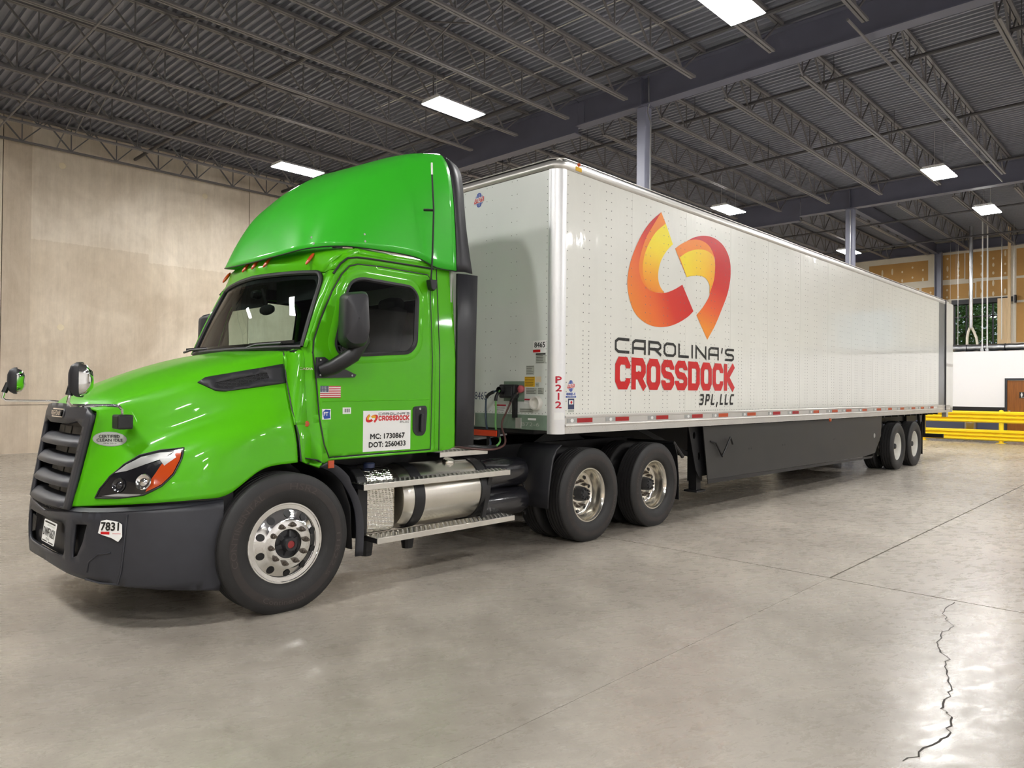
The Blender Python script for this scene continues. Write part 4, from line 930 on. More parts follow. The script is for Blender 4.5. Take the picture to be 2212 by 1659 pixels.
# ---------------- hood: one moulded shell with fenders
H = [[(-4.318,1.30,1.512),(-4.22,1.30,1.595),(-3.96,1.30,1.72),(-3.65,1.30,1.835),(-3.37,1.30,1.92),(-3.15,1.30,1.965),(-2.99,1.30,1.985)],
     [(-4.302,1.0,1.507),(-4.20,.97,1.59),(-3.95,.94,1.705),(-3.65,.91,1.82),(-3.37,.89,1.905),(-3.15,.87,1.95),(-2.99,.86,1.975)],
     [(-4.268,.80,1.492),(-4.15,.74,1.57),(-3.94,.68,1.655),(-3.67,.62,1.765),(-3.4,.56,1.855),(-3.17,.50,1.915),(-3.0,.45,1.955)],
     [(-4.262,.725,1.465),(-4.11,.64,1.53),(-3.92,.565,1.595),(-3.7,.495,1.68),(-3.45,.44,1.76),(-3.2,.40,1.84),(-3.01,.38,1.89)],
     [(-4.295,.738,1.29),(-4.135,.60,1.37),(-3.93,.50,1.46),(-3.7,.42,1.55),(-3.45,.365,1.63),(-3.2,.34,1.70),(-3.035,.33,1.72)],
     [(-4.335,.757,1.08),(-4.18,.56,1.18),(-3.96,.45,1.29),(-3.72,.37,1.39),(-3.47,.29,1.47),(-3.24,.245,1.515),(-3.05,.24,1.53)],
     [(-4.362,.772,.95),(-4.215,.51,1.05),(-4.0,.32,1.155),(-3.75,.19,1.25),(-3.47,.13,1.325),(-3.24,.13,1.365),(-3.055,.16,1.375)],
     [(-4.378,.782,.885),(-4.225,.48,.95),(-4.03,.255,1.01),(-3.78,.13,1.06),(-3.53,.095,1.12),(-3.27,.10,1.20),(-3.055,.115,1.235)],
     [(-4.39,.79,.82),(-4.225,.465,.85),(-4.04,.24,.872),(-3.80,.115,.885),(-3.60,.085,.905),(-3.34,.085,1.065),(-3.055,.095,1.095)]]
rows = patch(H, 8, 6)
full = [[M2(p) for p in r] for r in reversed(rows)] + [[tuple(p) for p in r] for r in rows[1:]]
hood = obj('hood', MB().grid(full), GREEN, TT, smooth=True, angle=60, solid=.012)
hv = [tuple(p) for r in rows for p in r]; nc = len(rows[0])
HB = BVHTree.FromPolygons([Vector(v) for v in hv], [(i*nc+j, i*nc+j+1, (i+1)*nc+j+1, (i+1)*nc+j) for i in range(len(rows)-1) for j in range(nc-1)])
def on_hood(x, z, d=.004):
    """point on the fender skin seen square from the side, lifted by d"""
    h = HB.ray_cast(Vector((x, -2, z)), Vector((0,1,0)))
    if h[0] is None: h = HB.find_nearest(Vector((x, .3, z)))
    n = h[1]; n = -n if n.y > 0 else n
    return h[0]+n*d
ho = lambda d: (lambda u, v: on_hood(u, v, d))
# wheel-arch lip (both sides) and inner liner
arch = [(-3.60,.905)]+[(-3.17+.60*math.cos(t), .50+.60*math.sin(t)) for t in [PI*(.745-.05*k) for k in range(9)]]
# headlight: dark bowl, light bar, amber corner and lamp bowls under one lens
hl = [(-4.295,.892),(-4.275,.955),(-4.228,1.04),(-4.155,1.12),(-4.07,1.18),(-3.96,1.215),(-3.845,1.232),(-3.875,1.16),(-3.93,1.06),(-4.0,.985),(-4.09,.925),(-4.2,.90)]
def headlight(mir):
    F = (lambda d: (lambda u, v: M2(on_hood(u, v, d)))) if mir else ho
    h = obj('headlight', panel(hl, (), .04, F(.004)), TANKBLK, TT, smooth=True)
    obj('lens_rim', MB().tube([F(.006)(*p) for p in resample(hl+hl[:1], .03)], .005, 6), DARK, h, smooth=True)
    obj('light_bar', panel([(-4.205,1.062),(-4.145,1.118),(-4.065,1.168),(-3.97,1.198),(-3.905,1.205),(-3.96,1.165),(-4.06,1.122),(-4.15,1.078)], (), .04, F(.008)), SILV, h, smooth=True)
    obj('turn_lens', panel([(-3.895,1.205),(-3.86,1.22),(-3.885,1.155),(-3.935,1.065),(-4.0,.995),(-4.08,.945),(-4.045,1.03),(-3.985,1.12)], (), .03, F(.009)), AMBER, h, smooth=True)
    obj('turn_clear', panel([(-3.985,1.155),(-3.905,1.195),(-3.90,1.17),(-3.97,1.115)], (), .03, F(.0105)), SILV, h, smooth=True)
    for x, z, r in ((-4.195,.985,.05),(-4.085,1.01,.055)):
        p = Vector(on_hood(x, z, .0)); n = (Vector(on_hood(x, z, 1.))-p).normalized()
        q = MB(); rings = []; ax = n.orthogonal().normalized(); bx = n.cross(ax)
        for rr, dd in ((r,.010),(r*.9,.016),(r*.72,.009),(r*.5,.006),(.3*r,.012),(.001,.018)):
            ring = [p+n*dd+(ax*math.cos(2*PI*k/20)+bx*math.sin(2*PI*k/20))*rr for k in range(20)]; rings.append([M2(v) if mir else v for v in ring])
        obj('lamp_bowl', q.grid(rings, True), CHROME if x > -4.15 else TANKBLK, h, smooth=True)
    obj('light_blade', panel([(-4.27,.907),(-4.12,.915),(-4.10,.93),(-4.2,.93)], (), .04, F(.009)), SILV, h, smooth=True)
headlight(False); headlight(True)
# hood side vents
for mir in (0, 1):
    F = (lambda d: (lambda u, v: M2(on_hood(u, v, d)))) if mir else ho
    vo = [(-3.66,1.690),(-3.60,1.728),(-3.04,1.848),(-3.04,1.698),(-3.50,1.628),(-3.56,1.632)]; vi = [(-3.555,1.690),(-3.18,1.775),(-3.165,1.735),(-3.47,1.650),(-3.53,1.655)]
    vt = obj('hood_vent', panel(vo, [vi], .05, F(.012)), DARK, TT, smooth=True, solid=.012)
    obj('vent_back', panel(vi, (), .05, F(.003)), BLACK, vt)
    mb = MB(); r0 = 0; z = 1.655
    while z < 1.78:
        x = -3.55+(r0 % 2)*.03
        while x < -3.17:
            if inside((x, z), vi):
                hx = [F(.008)(x+.018*math.cos(PI/6+PI/3*k), z+.014*math.sin(PI/6+PI/3*k)) for k in range(7)]
                for a, b in zip(hx[:-1], hx[1:]): mb.bar(a, b, .004)
            x += .06
        z += .024; r0 += 1
    s = obj('vent_mesh', mb, DARK, vt); s['kind'] = 'stuff'
# oval badge
ob = decal('clean_idle_badge', panel(ellipse(-4.20,1.29,.083,.05), (), .05, ho(.003)), SILV, TT)
decal('badge_face', panel(ellipse(-4.20,1.29,.077,.045), (), .05, ho(.0045)), GREYST, ob)
decal('badge_text', text_mb('CERTIFIED', -4.25, -4.15, 1.298, 1.318, ho(.006), .0006), BLKTXT, ob); decal('badge_text', text_mb('CLEAN IDLE', -4.262, -4.138, 1.272, 1.292, ho(.006), .0006), BLKTXT, ob)
decal('badge_text', text_mb('EPA 2016', -4.23, -4.17, 1.255, 1.264, ho(.006)), BLKTXT, ob)

# ---------------- grille
def gx(y, z, d=0.): return -4.272-(1.48-z)*.165-.055*(1-min(1., ((y-1.3)/.58)**2))-d
def gw(z): return .585-(1.48-z)*.105
def gpt(a, z, d=0.): w = gw(z)*a; return (gx(1.3+w, z, d), 1.3+w, z)
go = [(-.80,1.515),(-.40,1.528),(0,1.532),(.40,1.528),(.80,1.515),(1.0,1.455),(1.0,.80),(-1.0,.80),(-1.0,1.455)]
gi = [(-.60,1.405),(.60,1.405),(.82,1.36),(.85,.80),(-.85,.80),(-.82,1.36)]
gi = [(-.66,1.41),(-.35,1.385),(.35,1.385),(.66,1.41),(.84,1.37),(.845,.815),(-.845,.815),(-.84,1.37)]
gr = obj('grille', panel(go, [gi], .06, lambda a, z: gpt(a, z, .018)), GREY, TT, smooth=True, solid=.03, angle=50)
obj('radiator_screen', panel([(-.98,.78),(.98,.78),(.98,1.46),(-.98,1.46)], (), .1, lambda a, z: gpt(a, z, -.11)), BLACK, gr)
for a in (-1, 1): obj('grille_cheek', MB().grid([[gpt(a*.99, z, -.12) for z in (.78,1.0,1.25,1.47)], [gpt(a*.87, z, -.0) for z in (.78,1.0,1.25,1.47)]]), DARK, gr)
obj('grille_cheek', MB().grid([[gpt(k, 1.46, -.12) for k in (-.98,-.5,0,.5,.98)], [gpt(k, 1.43, 0) for k in (-.98,-.5,0,.5,.98)]]), DARK, gr)
for k, z in enumerate((1.255, 1.115, .975, .835)):
    rr = []
    for zz, d in ((z+.05,-.075),(z+.035,-.02),(z+.008,.018),(z-.012,.028),(z-.030,.020),(z-.032,-.03)):
        rr.append([gpt(a*.86, zz, d if abs(a) < .9 else d*.6) for a in [-1+j/12 for j in range(25)]])
    obj('grille_bar', MB().grid(rr), GREY, gr, smooth=True, angle=50)
for a in (-.30, .05, .38):
    obj('screen_panel', panel(rect(a-.16,a+.14,.84,1.36), (), .2, lambda u, z: gpt(u, z, -.07)), mat('radiator_sheet_%d' % (a*100), srgb(20,19,20), .5), gr)
nb = obj('nose_badge', panel(round_poly(rect(-.24,.24,1.428,1.492), .025), (), .05, lambda a, z: gpt(a, z, .030)), CHROME, gr, solid=.008)
decal('badge_face', panel(round_poly(rect(-.215,.215,1.436,1.484), .02), (), .05, lambda a, z: gpt(a, z, .0385)), DARK, nb)
decal('badge_text', text_mb('FREIGHTLINER', -.20, .20, 1.444, 1.476, lambda a, z: gpt(-a, z, .040), .001), CHROME, nb)
# ---------------- bumper
BP = [(-4.425,1.30),(-4.422,1.1),(-4.41,.90),(-4.385,.72),(-4.31,.50),(-4.20,.355),(-4.06,.235),(-3.90,.155),(-3.75,.115),(-3.625,.10)]
BPd = [(p.x, p.y) for p in catmull([(*p, 0) for p in BP], 6)]
cum = [0]
for a, b in zip(BPd[:-1], BPd[1:]): cum.append(cum[-1]+math.dist(a, b))
def bpath(s):
    s = abs(s); s = min(max(s, 0), cum[-1]-1e-6)
    for i in range(len(cum)-1):
        if s <= cum[i+1]:
            t = (s-cum[i])/(cum[i+1]-cum[i]); return (BPd[i][0]+(BPd[i+1][0]-BPd[i][0])*t, BPd[i][1]+(BPd[i+1][1]-BPd[i][1])*t)
SE = cum[-1]
def bum(s, z, d=0.):
    x, y = bpath(s); x2, y2 = bpath(min(abs(s)+.01, SE)); x1, y1 = bpath(max(abs(s)-.01, 0))
    tx, ty = x2-x1, y2-y1; l = math.hypot(tx, ty); nx, ny = ty/l, -tx/l
    if nx > 0 and abs(s) < .6: nx, ny = -nx, -ny
    if abs(s) >= .6 and ny > 0: nx, ny = -nx, -ny
    bul = .02*math.sin(PI*min(1, max(0, (z-.25)/.6))) - .06*max(0, (.36-z)/.15)*(1-abs(s)/SE)
    dd = d+bul; yy = y+ny*dd
    return (x+nx*dd, yy if s >= 0 else 2.6-yy, z)
zt = lambda s: .745+.03*min(1, abs(s)/.5)+.085*(abs(s)/SE)**1.2
zb = lambda s: .385-.155*(abs(s)/SE)**1.6
ss = [-SE+2*SE*k/40 for k in range(41)]
outl = [(s, zb(s)) for s in ss]+[(s, zt(s)) for s in reversed(ss)]
outl[40] = (SE-.02, zb(SE)); outl[0] = (-SE+.02, zb(SE))
hc = round_poly(rect(-.47,.47,.47,.70), .05); hs = [(.60,.71),(.73,.72),(.70,.60),(.64,.50),(.58,.48)]; hs2 = [(-a, b) for a, b in hs]
bp = obj('bumper', panel(outl, [hc, hs, hs2], .06, lambda s, z: bum(s, z)), GREY, TT, smooth=True, solid=.02, angle=50)
obj('bumper_lip', MB().grid([[bum(s, zt(s)-.003, .004) for s in ss], [bum(s, zt(s)+.02, -.03) for s in ss]]), GREY, bp, smooth=True)
obj('lower_intake', panel(rect(-.5,.5,.45,.72), (), .1, lambda s, z: bum(s, z, -.05)), DARK, bp)
for s_ in (1, -1): obj('lamp_recess', panel([(s_*a, b) for a, b in ((.50,.765),(.86,.77),(.86,.42),(.50,.42))], (), .1, lambda s, z: bum(s, z, -.05)), BLACK, bp)
mb = MB()
for k in range(16):
    for j in range(3): mb.add([bum(-.44+.058*k+.02*(j % 2)+dx, .722+.022*j+dz, .002) for dx, dz in ((-.02,0),(0,.008),(.02,0),(0,-.004))], [(0,1,2,3)])
obj('upper_mesh_back', panel(rect(-.5,.5,.705,.81), (), .1, lambda s, z: bum(s, z, -.03)), BLACK, bp)
for k in range(3): obj('mesh_bar', MB().tube([bum(-.48+.96*j/16, .728+.026*k, -.012) for j in range(17)], .006, 6), DARK, bp)
mb = MB()
for k in range(24):
    for j in range(3):
        s0 = -.46+.04*k+.02*(j % 2); mb.bar(bum(s0, .715+.026*j, -.012), bum(s0+.012, .741+.026*j, -.012), .006)
s = obj('mesh_links', mb, DARK, bp); s['kind'] = 'stuff'
for k in range(7): obj('intake_slat', MB().bar(bum(-.44+.022*k, .52+.005*k, -.02), bum(-.40+.022*k, .66, -.02), .008), BLACK, bp)
obj('bumper_crease', MB().tube([bum(1.03, .80, .001), bum(1.02, .6, .001), bum(1.0, .42, .001), bum(.97, .33, .0)], .008, 6), GREY, bp, smooth=True)
obj('bumper_crease', MB().tube([bum(.97, .33, .0), bum(.85, .335, .001), bum(.72, .35, .002)], .007, 6), GREY, bp, smooth=True)
obj('bumper_crease', MB().tube([bum(.93, .545, .001), bum(.84, .53, .001), bum(.76, .47, .001), bum(.74, .40, .001)], .006, 6), GREY, bp, smooth=True)
for sg in (1, -1):
    e_ = [p for p in rows[-1] if p[0] < -3.57]; KK = (lambda p: tuple(p)) if sg == 1 else M2
    obj('gap_filler', MB().grid([[KK((p[0]+.02, p[1]+.03, p[2]+.02)) for p in e_], [KK((p[0]+.03, p[1]+.045, p[2]-.14)) for p in e_]]), BLACK, bp)
# licence plate
PV = lambda u, v: (-4.50-.02*v-.02*(.5-abs(u-.5)), 1.335-.305*u, .545+.152*v)
PV = lambda u, v: (-4.465+.02*v, 1.22-.31*u, .535+.155*v)
pl = obj('licence_plate', panel(round_poly(rect(0,1,0,1), .06), (), .5, PV), PLATEM, bp, solid=.003)
PO = lambda e: (lambda u, v: (PV(u, v)[0]-e, PV(u, v)[1], PV(u, v)[2]))
decal('plate_number', text_mb('DWF1621', .06, .94, .30, .68, PO(.004), .006), BLKTXT, pl); decal('plate_band', panel(rect(.08,.92,.88,.95), (), 1, PO(.004)), BLKTXT, pl); decal('plate_band', panel(rect(.06,.45,.05,.10), (), 1, PO(.004)), BLKTXT, pl)
decal('plate_band', panel(rect(.55,.94,.05,.10), (), 1, PO(.004)), BLKTXT, pl); decal('plate_text', text_mb('APPORTIONED', .30,.90,.76,.83, PO(.004)), GREYST, pl); decal('plate_text', text_mb('TEXAS', .32,.62,.15,.24, PO(.004)), BLKTXT, pl)
# 7831 sticker on the bumper
B3 = lambda d: (lambda u, v: bum(u, v, d))
s7 = decal('number_sticker', panel([(.845,.675),(.86,.755),(.90,.765),(.98,.752),(1.005,.735),(1.01,.655),(.985,.62),(.94,.645),(.87,.665)], (), .05, B3(.012)), WHTTXT, bp)
decal('sticker_text', text_mb('7831', .865, .985, .695, .748, B3(.0135), .0025), BLKTXT, s7); decal('sticker_block', panel(rect(.865,.925,.668,.686), (), .05, B3(.0135)), REDTXT, s7); decal('sticker_block', panel(rect(.945,1.0,.672,.675), (), .05, B3(.0135)), REDTXT, s7)

# ---------------- cab shell
_hr = [(1.09,.095),(1.235,.115),(1.375,.165),(1.53,.235),(1.72,.325),(1.89,.365),(1.96,.42),(2.0,.44)]
def sy(x, z):
    y = .20 + max(0., z-1.95)*.075
    if x < -2.88 and z < 1.99:
        h = _hr[0][1]
        for (a, b), (c, d) in zip(_hr[:-1], _hr[1:]):
            if a <= z <= c: h = b+(d-b)*(z-a)/(c-a)
        t = min(1., (-2.88-x)/.14); y = y+(h-y)*t*t*(3-2*t)
    elif z < 1.42 and x < -2.70:
        t = max(0, min(1, (-2.70-x)/.18)); y -= (y-.10)*min(1, (1.42-z)/.3)*t
    return y
SIDE = lambda e: (lambda x, z: (x, sy(x, z)-e, z))
door_o = [(-2.73,1.11),(-2.78,1.21),(-2.81,1.46),(-2.84,1.74),(-2.87,1.94),(-2.86,2.04),(-2.79,2.22),(-2.68,2.45),(-2.585,2.60),(-2.51,2.675),(-2.43,2.702),(-2.20,2.712),(-1.675,2.705),(-1.655,2.68),(-1.66,1.83),(-1.67,1.12)]
win = round_poly([(-2.67,2.02),(-2.64,1.945),(-2.41,1.945),(-1.92,1.985),(-1.84,2.06),(-1.80,2.50),(-1.87,2.575),(-2.40,2.59),(-2.50,2.55),(-2.56,2.42)], .05)
def scale2(poly, k):
    cx = sum(p[0] for p in poly)/len(poly); cz = sum(p[1] for p in poly)/len(poly); return [(cx+(p[0]-cx)*k, cz+(p[1]-cz)*k) for p in poly]
def offset2(poly, d):
    out = []; n = len(poly)
    A = sum(poly[i][0]*poly[(i+1) % n][1]-poly[(i+1) % n][0]*poly[i][1] for i in range(n)); sg = 1 if A > 0 else -1
    for i in range(n):
        a = Vector(poly[i-1]); b = Vector(poly[i]); c = Vector(poly[(i+1) % n]); e = (c-a)
        e = e.normalized() if e.length > 1e-7 else Vector((1, 0)); out.append((b.x+sg*e.y*d, b.y-sg*e.x*d))
    return out
cab_o = [(-3.02,1.10),(-3.04,1.45),(-3.03,1.94),(-2.93,1.985),(-2.80,2.30),(-2.70,2.52),(-2.62,2.66),(-2.52,2.76),(-2.40,2.80),(-1.60,2.80),(-1.37,2.79),(-1.37,1.12),(-1.56,1.09),(-2.72,1.08),(-2.86,1.045)]
door_hole = offset2(door_o, .010)
frames = []
for mir in (0, 1):
    SD = (lambda e: (lambda x, z: M2(SIDE(e)(x, z)))) if mir else SIDE
    cs = obj('cab_side', panel(cab_o, [door_hole], .06, SD(0)), GREEN, TT, smooth=True, solid=.015, fixn=False, offset=-1 if not mir else 1)
    obj('cab_inner_skin', panel(cab_o, [offset2(win, .03)], .09, SD(-.045)), INTER, TT)
    obj('door_gap_seal', MB().tube([SD(-.004)(*p) for p in resample(offset2(door_o, .005)+offset2(door_o, .005)[:1], .04)], .009, 6), SEAL, cs, smooth=True)
    obj('drip_seal', MB().tube([SD(.003)(*p) for p in ((-2.67,2.60),(-2.60,2.69),(-2.53,2.745),(-2.44,2.765),(-2.3,2.772),(-1.9,2.775),(-1.60,2.775))], .009, 6), SEAL, cs, smooth=True)
    obj('corner_seam', MB().tube([SD(.001)(-1.565, z) for z in (1.10,1.5,2.0,2.4,2.78)], .005, 6), SEAL, cs)
    obj('pillar_rib', MB().box(-1.62, -1.60, 0, 0, 1.12, 2.6) if 0 else MB().tube([SD(.0)(-1.615, z) for z in (1.12,1.5,2.0,2.4,2.68)], .007, 6), GREEN, cs)
    d = obj('door', panel(door_o, [offset2(win, .012)], .05, SD(.004)), GREEN, TT, smooth=True, solid=.02, fixn=False, offset=-1 if not mir else 1)
    # raised pressing round the window
    f0 = offset2(win, .012); f1 = offset2(win, .075)
    obj('window_surround', MB().grid([[SD(.004)(*p) for p in f1], [SD(.013)(*[(a+b)/2 for a, b in zip(p, q)]) for p, q in zip(f0, f1)], [SD(.006)(*p) for p in f0]], True), GREEN, d, smooth=True, angle=70)
    obj('window_seal', MB().grid([[SD(.010)(*p) for p in offset2(win, .016)], [SD(.014)(*p) for p in offset2(win, -.004)], [SD(-.01)(*p) for p in offset2(win, -.016)]], True), SEAL, d, smooth=True)
    obj('window_glass', panel(win, (), .3, SD(-.012)), CABPANE, d)
    obj('body_line', MB().tube([SD(.002)(x, 1.555+.012*(x+2.8)) for x in (-2.79,-2.4,-2.0,-1.69)], .006, 6), GREEN, d, smooth=True)
    hp = round_poly([(-1.875,1.505),(-1.725,1.515),(-1.715,1.46),(-1.73,1.28),(-1.76,1.245),(-1.84,1.245),(-1.875,1.29)], .03)
    hn = obj('door_handle', panel(hp, (), .04, SD(.012)), DARK, d, solid=.012, bevel=.003)
    obj('handle_recess', panel(offset2(hp, -.022), (), .04, SD(.0135)), BLACK, hn); obj('grip', MB().bar(SD(.03)(-1.79,1.28), SD(.03)(-1.785,1.44), .028, .02), DARK, hn, bevel=.006)
    obj('lock', MB().lathe([(0,.012),(-.004,.01),(-.004,.001)], SD(.014)(-1.80, 1.485), 'y', 12), SILV, hn)
    if not mir: nd = d
    # cowl panel ahead of the door
    obj('cowl_lip', MB().tube([SD(.006)(*p) for p in ((-3.02,1.94),(-3.035,1.72),(-3.045,1.50),(-3.03,1.30),(-3.03,1.10))], .006, 6), BLACK, cs, smooth=True)
    # side extender behind the cab
    obj('side_extender', MB().grid([[M2(p) if mir else p for p in ((-1.365,.21,z),(-1.36,.185,z),(-1.27,.165,z),(-1.17+.02*(z-1.13),.155,z))] for z in (1.13,1.6,2.2,2.755)]), DARK, TT, smooth=True, solid=.02)
for mir in (0, 1):
    K = M2 if mir else (lambda p: p)
    e_h = [rows[i][-1] for i in range(12, 37)]
    obj('cowl_panel', MB().grid([[K(tuple(p)) for p in e_h], [K((p[0]+.035, (p[1]+sy(-2.93, min(p[2], 1.98)))/2-.005, p[2])) for p in e_h], [K((-2.925, sy(-2.93, min(p[2], 1.98)), p[2])) for p in e_h]]), GREEN, TT, smooth=True, solid=.006)
# wheel-arch rear trim of the cab and cab fender behind the wheel
for mir in (0, 1):
    K = M2 if mir else (lambda p: p)
    pts = [(-3.17+.60*math.cos(t), .50+.60*math.sin(t)) for t in [PI*(.44-.06*k) for k in range(9)]]
    pts = [(-3.05,1.098),(-2.95,1.085),(-2.86,1.045),(-2.76,1.0),(-2.66,.91),(-2.575,.78),(-2.53,.65),(-2.515,.5),(-2.52,.29)]
    c = [(p.x, p.y) for p in catmull([(*p, 0) for p in pts], 4)]
    obj('wheel_arch', MB().grid([[K((x, .105, z)) for x, z in c[8:]], [K((x+.07, .10, z+.035*(z > .9))) for x, z in c[8:]], [K((x+.075, .14, z+.03*(z > .9))) for x, z in c[8:]]]), GREY, TT, smooth=True, solid=.012)
    obj('arch_liner', MB().grid([[K((x-.005, .13, z)) for x, z in ((-3.68,.9),(-3.55,1.02),(-3.35,1.12),(-3.1,1.15),(-2.85,1.1),(-2.65,.95),(-2.55,.7),(-2.53,.35))], [K((x-.005, .75, z)) for x, z in ((-3.68,.9),(-3.55,1.02),(-3.35,1.12),(-3.1,1.15),(-2.85,1.1),(-2.65,.95),(-2.55,.7),(-2.53,.35))]]), BLACK, TT, smooth=True, solid=.01)
    obj('side_reflector', MB().box(-2.79,-2.74, .09 if not mir else 2.5, .10 if not mir else 2.51, 1.03, 1.09), AMBER, TT)
    obj('fender_emblem', MB().lathe([(-.01 if not mir else .01,.001),(-.008 if not mir else .008,.02),(0,.026)], K((-2.93, sy(-2.93,1.38), 1.38)), 'y', 16), AMBER, TT, smooth=True)
# A-pillars, windscreen, roof header
WB = [(-2.925,.27,1.985),(-3.0,.55,1.985),(-3.045,.9,1.985),(-3.06,1.3,1.985)]; WT = [(-2.665,.385,2.62),(-2.735,.65,2.635),(-2.795,1.0,2.645),(-2.82,1.3,2.65)]
WM = [(-2.80,.322,2.31),(-2.875,.60,2.32),(-2.93,.95,2.325),(-2.955,1.3,2.33)]
def fullrow(r, n=5):
    a = catmull(r, n); return [tuple(p) for p in a]+[M2(p) for p in reversed(a[:-1])]
wsr = [fullrow(r) for r in (WB, WM, WT)]; wsr = [list(r) for r in zip(*[catmull(c, 5) for c in zip(*wsr)])]
def wsp(u, v, d=0.):
    nr = len(wsr)-1; ncl = len(wsr[0])-1; a = min(max(v, 0), 1)*nr; b = min(max(u, 0), 1)*ncl; i = min(int(a), nr-1); j = min(int(b), ncl-1); fa_, fb = a-i, b-j
    P = [Vector(wsr[i+k][j+l]) for k in (0, 1) for l in (0, 1)]; q = (P[0]*(1-fb)+P[1]*fb)*(1-fa_)+(P[2]*(1-fb)+P[3]*fb)*fa_
    return tuple(q+Vector((-.92, 0, .38))*d)
wo = round_poly([(0,0),(1,0),(1,.92),(1,1),(.94,1),(.06,1),(0,1),(0,.92)], .01)
wo = [(0,.0),(1,.0),(1,.80)]+[(.95+.05*math.cos(t), .80+.20*math.sin(t)) for t in [PI/2*k/6 for k in range(1, 6)]]+[(.95,1),(.05,1)]+[(.05-.05*math.sin(t), .80+.20*math.cos(t)) for t in [PI/2*k/6 for k in range(1, 6)]]+[(0,.80)]
wi = [(.03,.07),(.97,.07),(.97,.74)]+[(.93+.04*math.cos(t), .74+.17*math.sin(t)) for t in [PI/2*k/6 for k in range(1, 6)]]+[(.93,.91),(.07,.91)]+[(.07-.04*math.sin(t), .74+.17*math.cos(t)) for t in [PI/2*k/6 for k in range(1, 6)]]+[(.03,.74)]
ws = obj('windscreen', panel(wo, (), .08, lambda u, v: wsp(u, v)), GLASS, TT, smooth=True)
obj('frit_band', panel(wo, [wi], .05, lambda u, v: wsp(u, v, -.004)), BLACK, ws, smooth=True)
obj('windscreen_seal', MB().tube([wsp(u, v, .006) for u, v in resample(wo+wo[:1], .04)], .021, 8, False), SEAL, ws, smooth=True)
for sgn in (0, 1):
    cz = [(1-p[0], p[1]) if sgn else p for p in [(1.0,.78)]+[(.95+.05*math.cos(t), .80+.20*math.sin(t)) for t in [PI/2*k/6 for k in range(0, 7)]]+[(.93,1.0),(1.0,1.0)]]
    obj('pillar_corner', panel(cz, (), .05, lambda u, v: wsp(u, v, -.002)), GREEN, ws, smooth=True)
for mir in (0, 1):
    K = M2 if mir else (lambda p: p)
    e1 = [(-2.925,.27,1.985),(-2.80,.322,2.31),(-2.665,.385,2.62)]; e2 = [(-2.925,.21,1.985),(-2.795,.235,2.31),(-2.64,.255,2.64)]
    e1 = catmull(e1, 5); e2 = catmull(e2, 5); em = [(a+b)/2+Vector((-.02,-.012,0)) for a, b in zip(e1, e2)]
    obj('a_pillar', MB().grid([[K(tuple(p)) for p in q] for q in (e1, em, e2)]), GREEN, TT, smooth=True, solid=.01)
hdr = [fullrow([(p[0]-.005, p[1], p[2]+.005) for p in WT]), fullrow([(-2.64,.33,2.70),(-2.735,.62,2.725),(-2.80,1.0,2.735),(-2.82,1.3,2.74)]), fullrow([(-2.55,.285,2.79),(-2.68,.56,2.805),(-2.76,1.0,2.81),(-2.78,1.3,2.815)]), fullrow([(-2.40,.30,2.85),(-2.55,.55,2.86),(-2.65,1.0,2.87),(-2.66,1.3,2.87)])]
hdr = [list(r) for r in zip(*[catmull(c, 4) for c in zip(*hdr)])]
obj('roof_header', MB().grid(hdr), GREEN, TT, smooth=True, solid=.01)
for mir in (0, 1):
    K = M2 if mir else (lambda p: p)
    obj('header_corner', MB().grid([[K(p) for p in ((-2.675,.385,2.625),(-2.66,.30,2.64),(-2.64,.254,2.645))], [K(p) for p in ((-2.645,.335,2.70),(-2.62,.285,2.70),(-2.59,.26,2.70))], [K(p) for p in ((-2.555,.287,2.79),(-2.53,.27,2.775),(-2.50,.262,2.76))], [K(p) for p in ((-2.40,.30,2.85),(-2.40,.28,2.83),(-2.40,.264,2.80))]]), GREEN, TT, smooth=True, solid=.008)
    obj('roof_side', MB().grid([[K(p) for p in ((-2.41,.262,2.80),(-2.0,.262,2.80),(-1.6,.262,2.80),(-1.37,.262,2.79))], [K(p) for p in ((-2.41,.285,2.835),(-2.0,.285,2.84),(-1.6,.285,2.84),(-1.37,.285,2.84))], [K(p) for p in ((-2.40,.38,2.875),(-2.0,.40,2.88),(-1.6,.40,2.88),(-1.37,.40,2.88))]]), GREEN, TT, smooth=True, solid=.01)
obj('cab_roof', MB().box(-2.38, -1.38, .45, 2.15, 2.82, 2.85), INTER, TT)
obj('cab_back', panel(rect(.24,2.36,1.12,2.82), [round_poly(rect(.5,2.1,2.0,2.55), .06)], .3, lambda u, v: (-1.385, u, v)), GREYST, TT, solid=.02)
obj('rear_window', MB().box(-1.39, -1.385, .5, 2.1, 2.0, 2.55), GLASS, TT)
obj('cab_floor', MB().box(-2.95, -1.4, .26, 2.34, 1.12, 1.2), INTER, TT); obj('firewall', MB().box(-3.0, -2.96, .52, 2.08, 1.1, 1.93), INTER, TT)
obj('headliner', MB().box(-2.58, -1.42, .31, 2.29, 2.705, 2.725), INTER, TT)
for y0, y1 in ((.27,.30),(2.30,2.33)): obj('headliner_edge', MB().box(-2.52, -1.42, y0, y1, 2.60, 2.72), INTER, TT)
# cab marker lamps
for y, x, z in ((.52,-2.725,2.745),(1.10,-2.805,2.775),(1.30,-2.815,2.778),(1.50,-2.805,2.775),(2.08,-2.725,2.745)):
    o = obj('marker_lamp', MB().lathe([(-.055,.001),(-.045,.012),(-.02,.018),(.02,.018),(.045,.012),(.055,.001)], (0,0,0), 'x', 12), AMBER, TT, smooth=True, center=(0,0,0))
    o.location = Vector((x, y, z))-WL[TT]; o.rotation_euler = (0, -.95, 0); o.scale = (1.25, 1, .8)
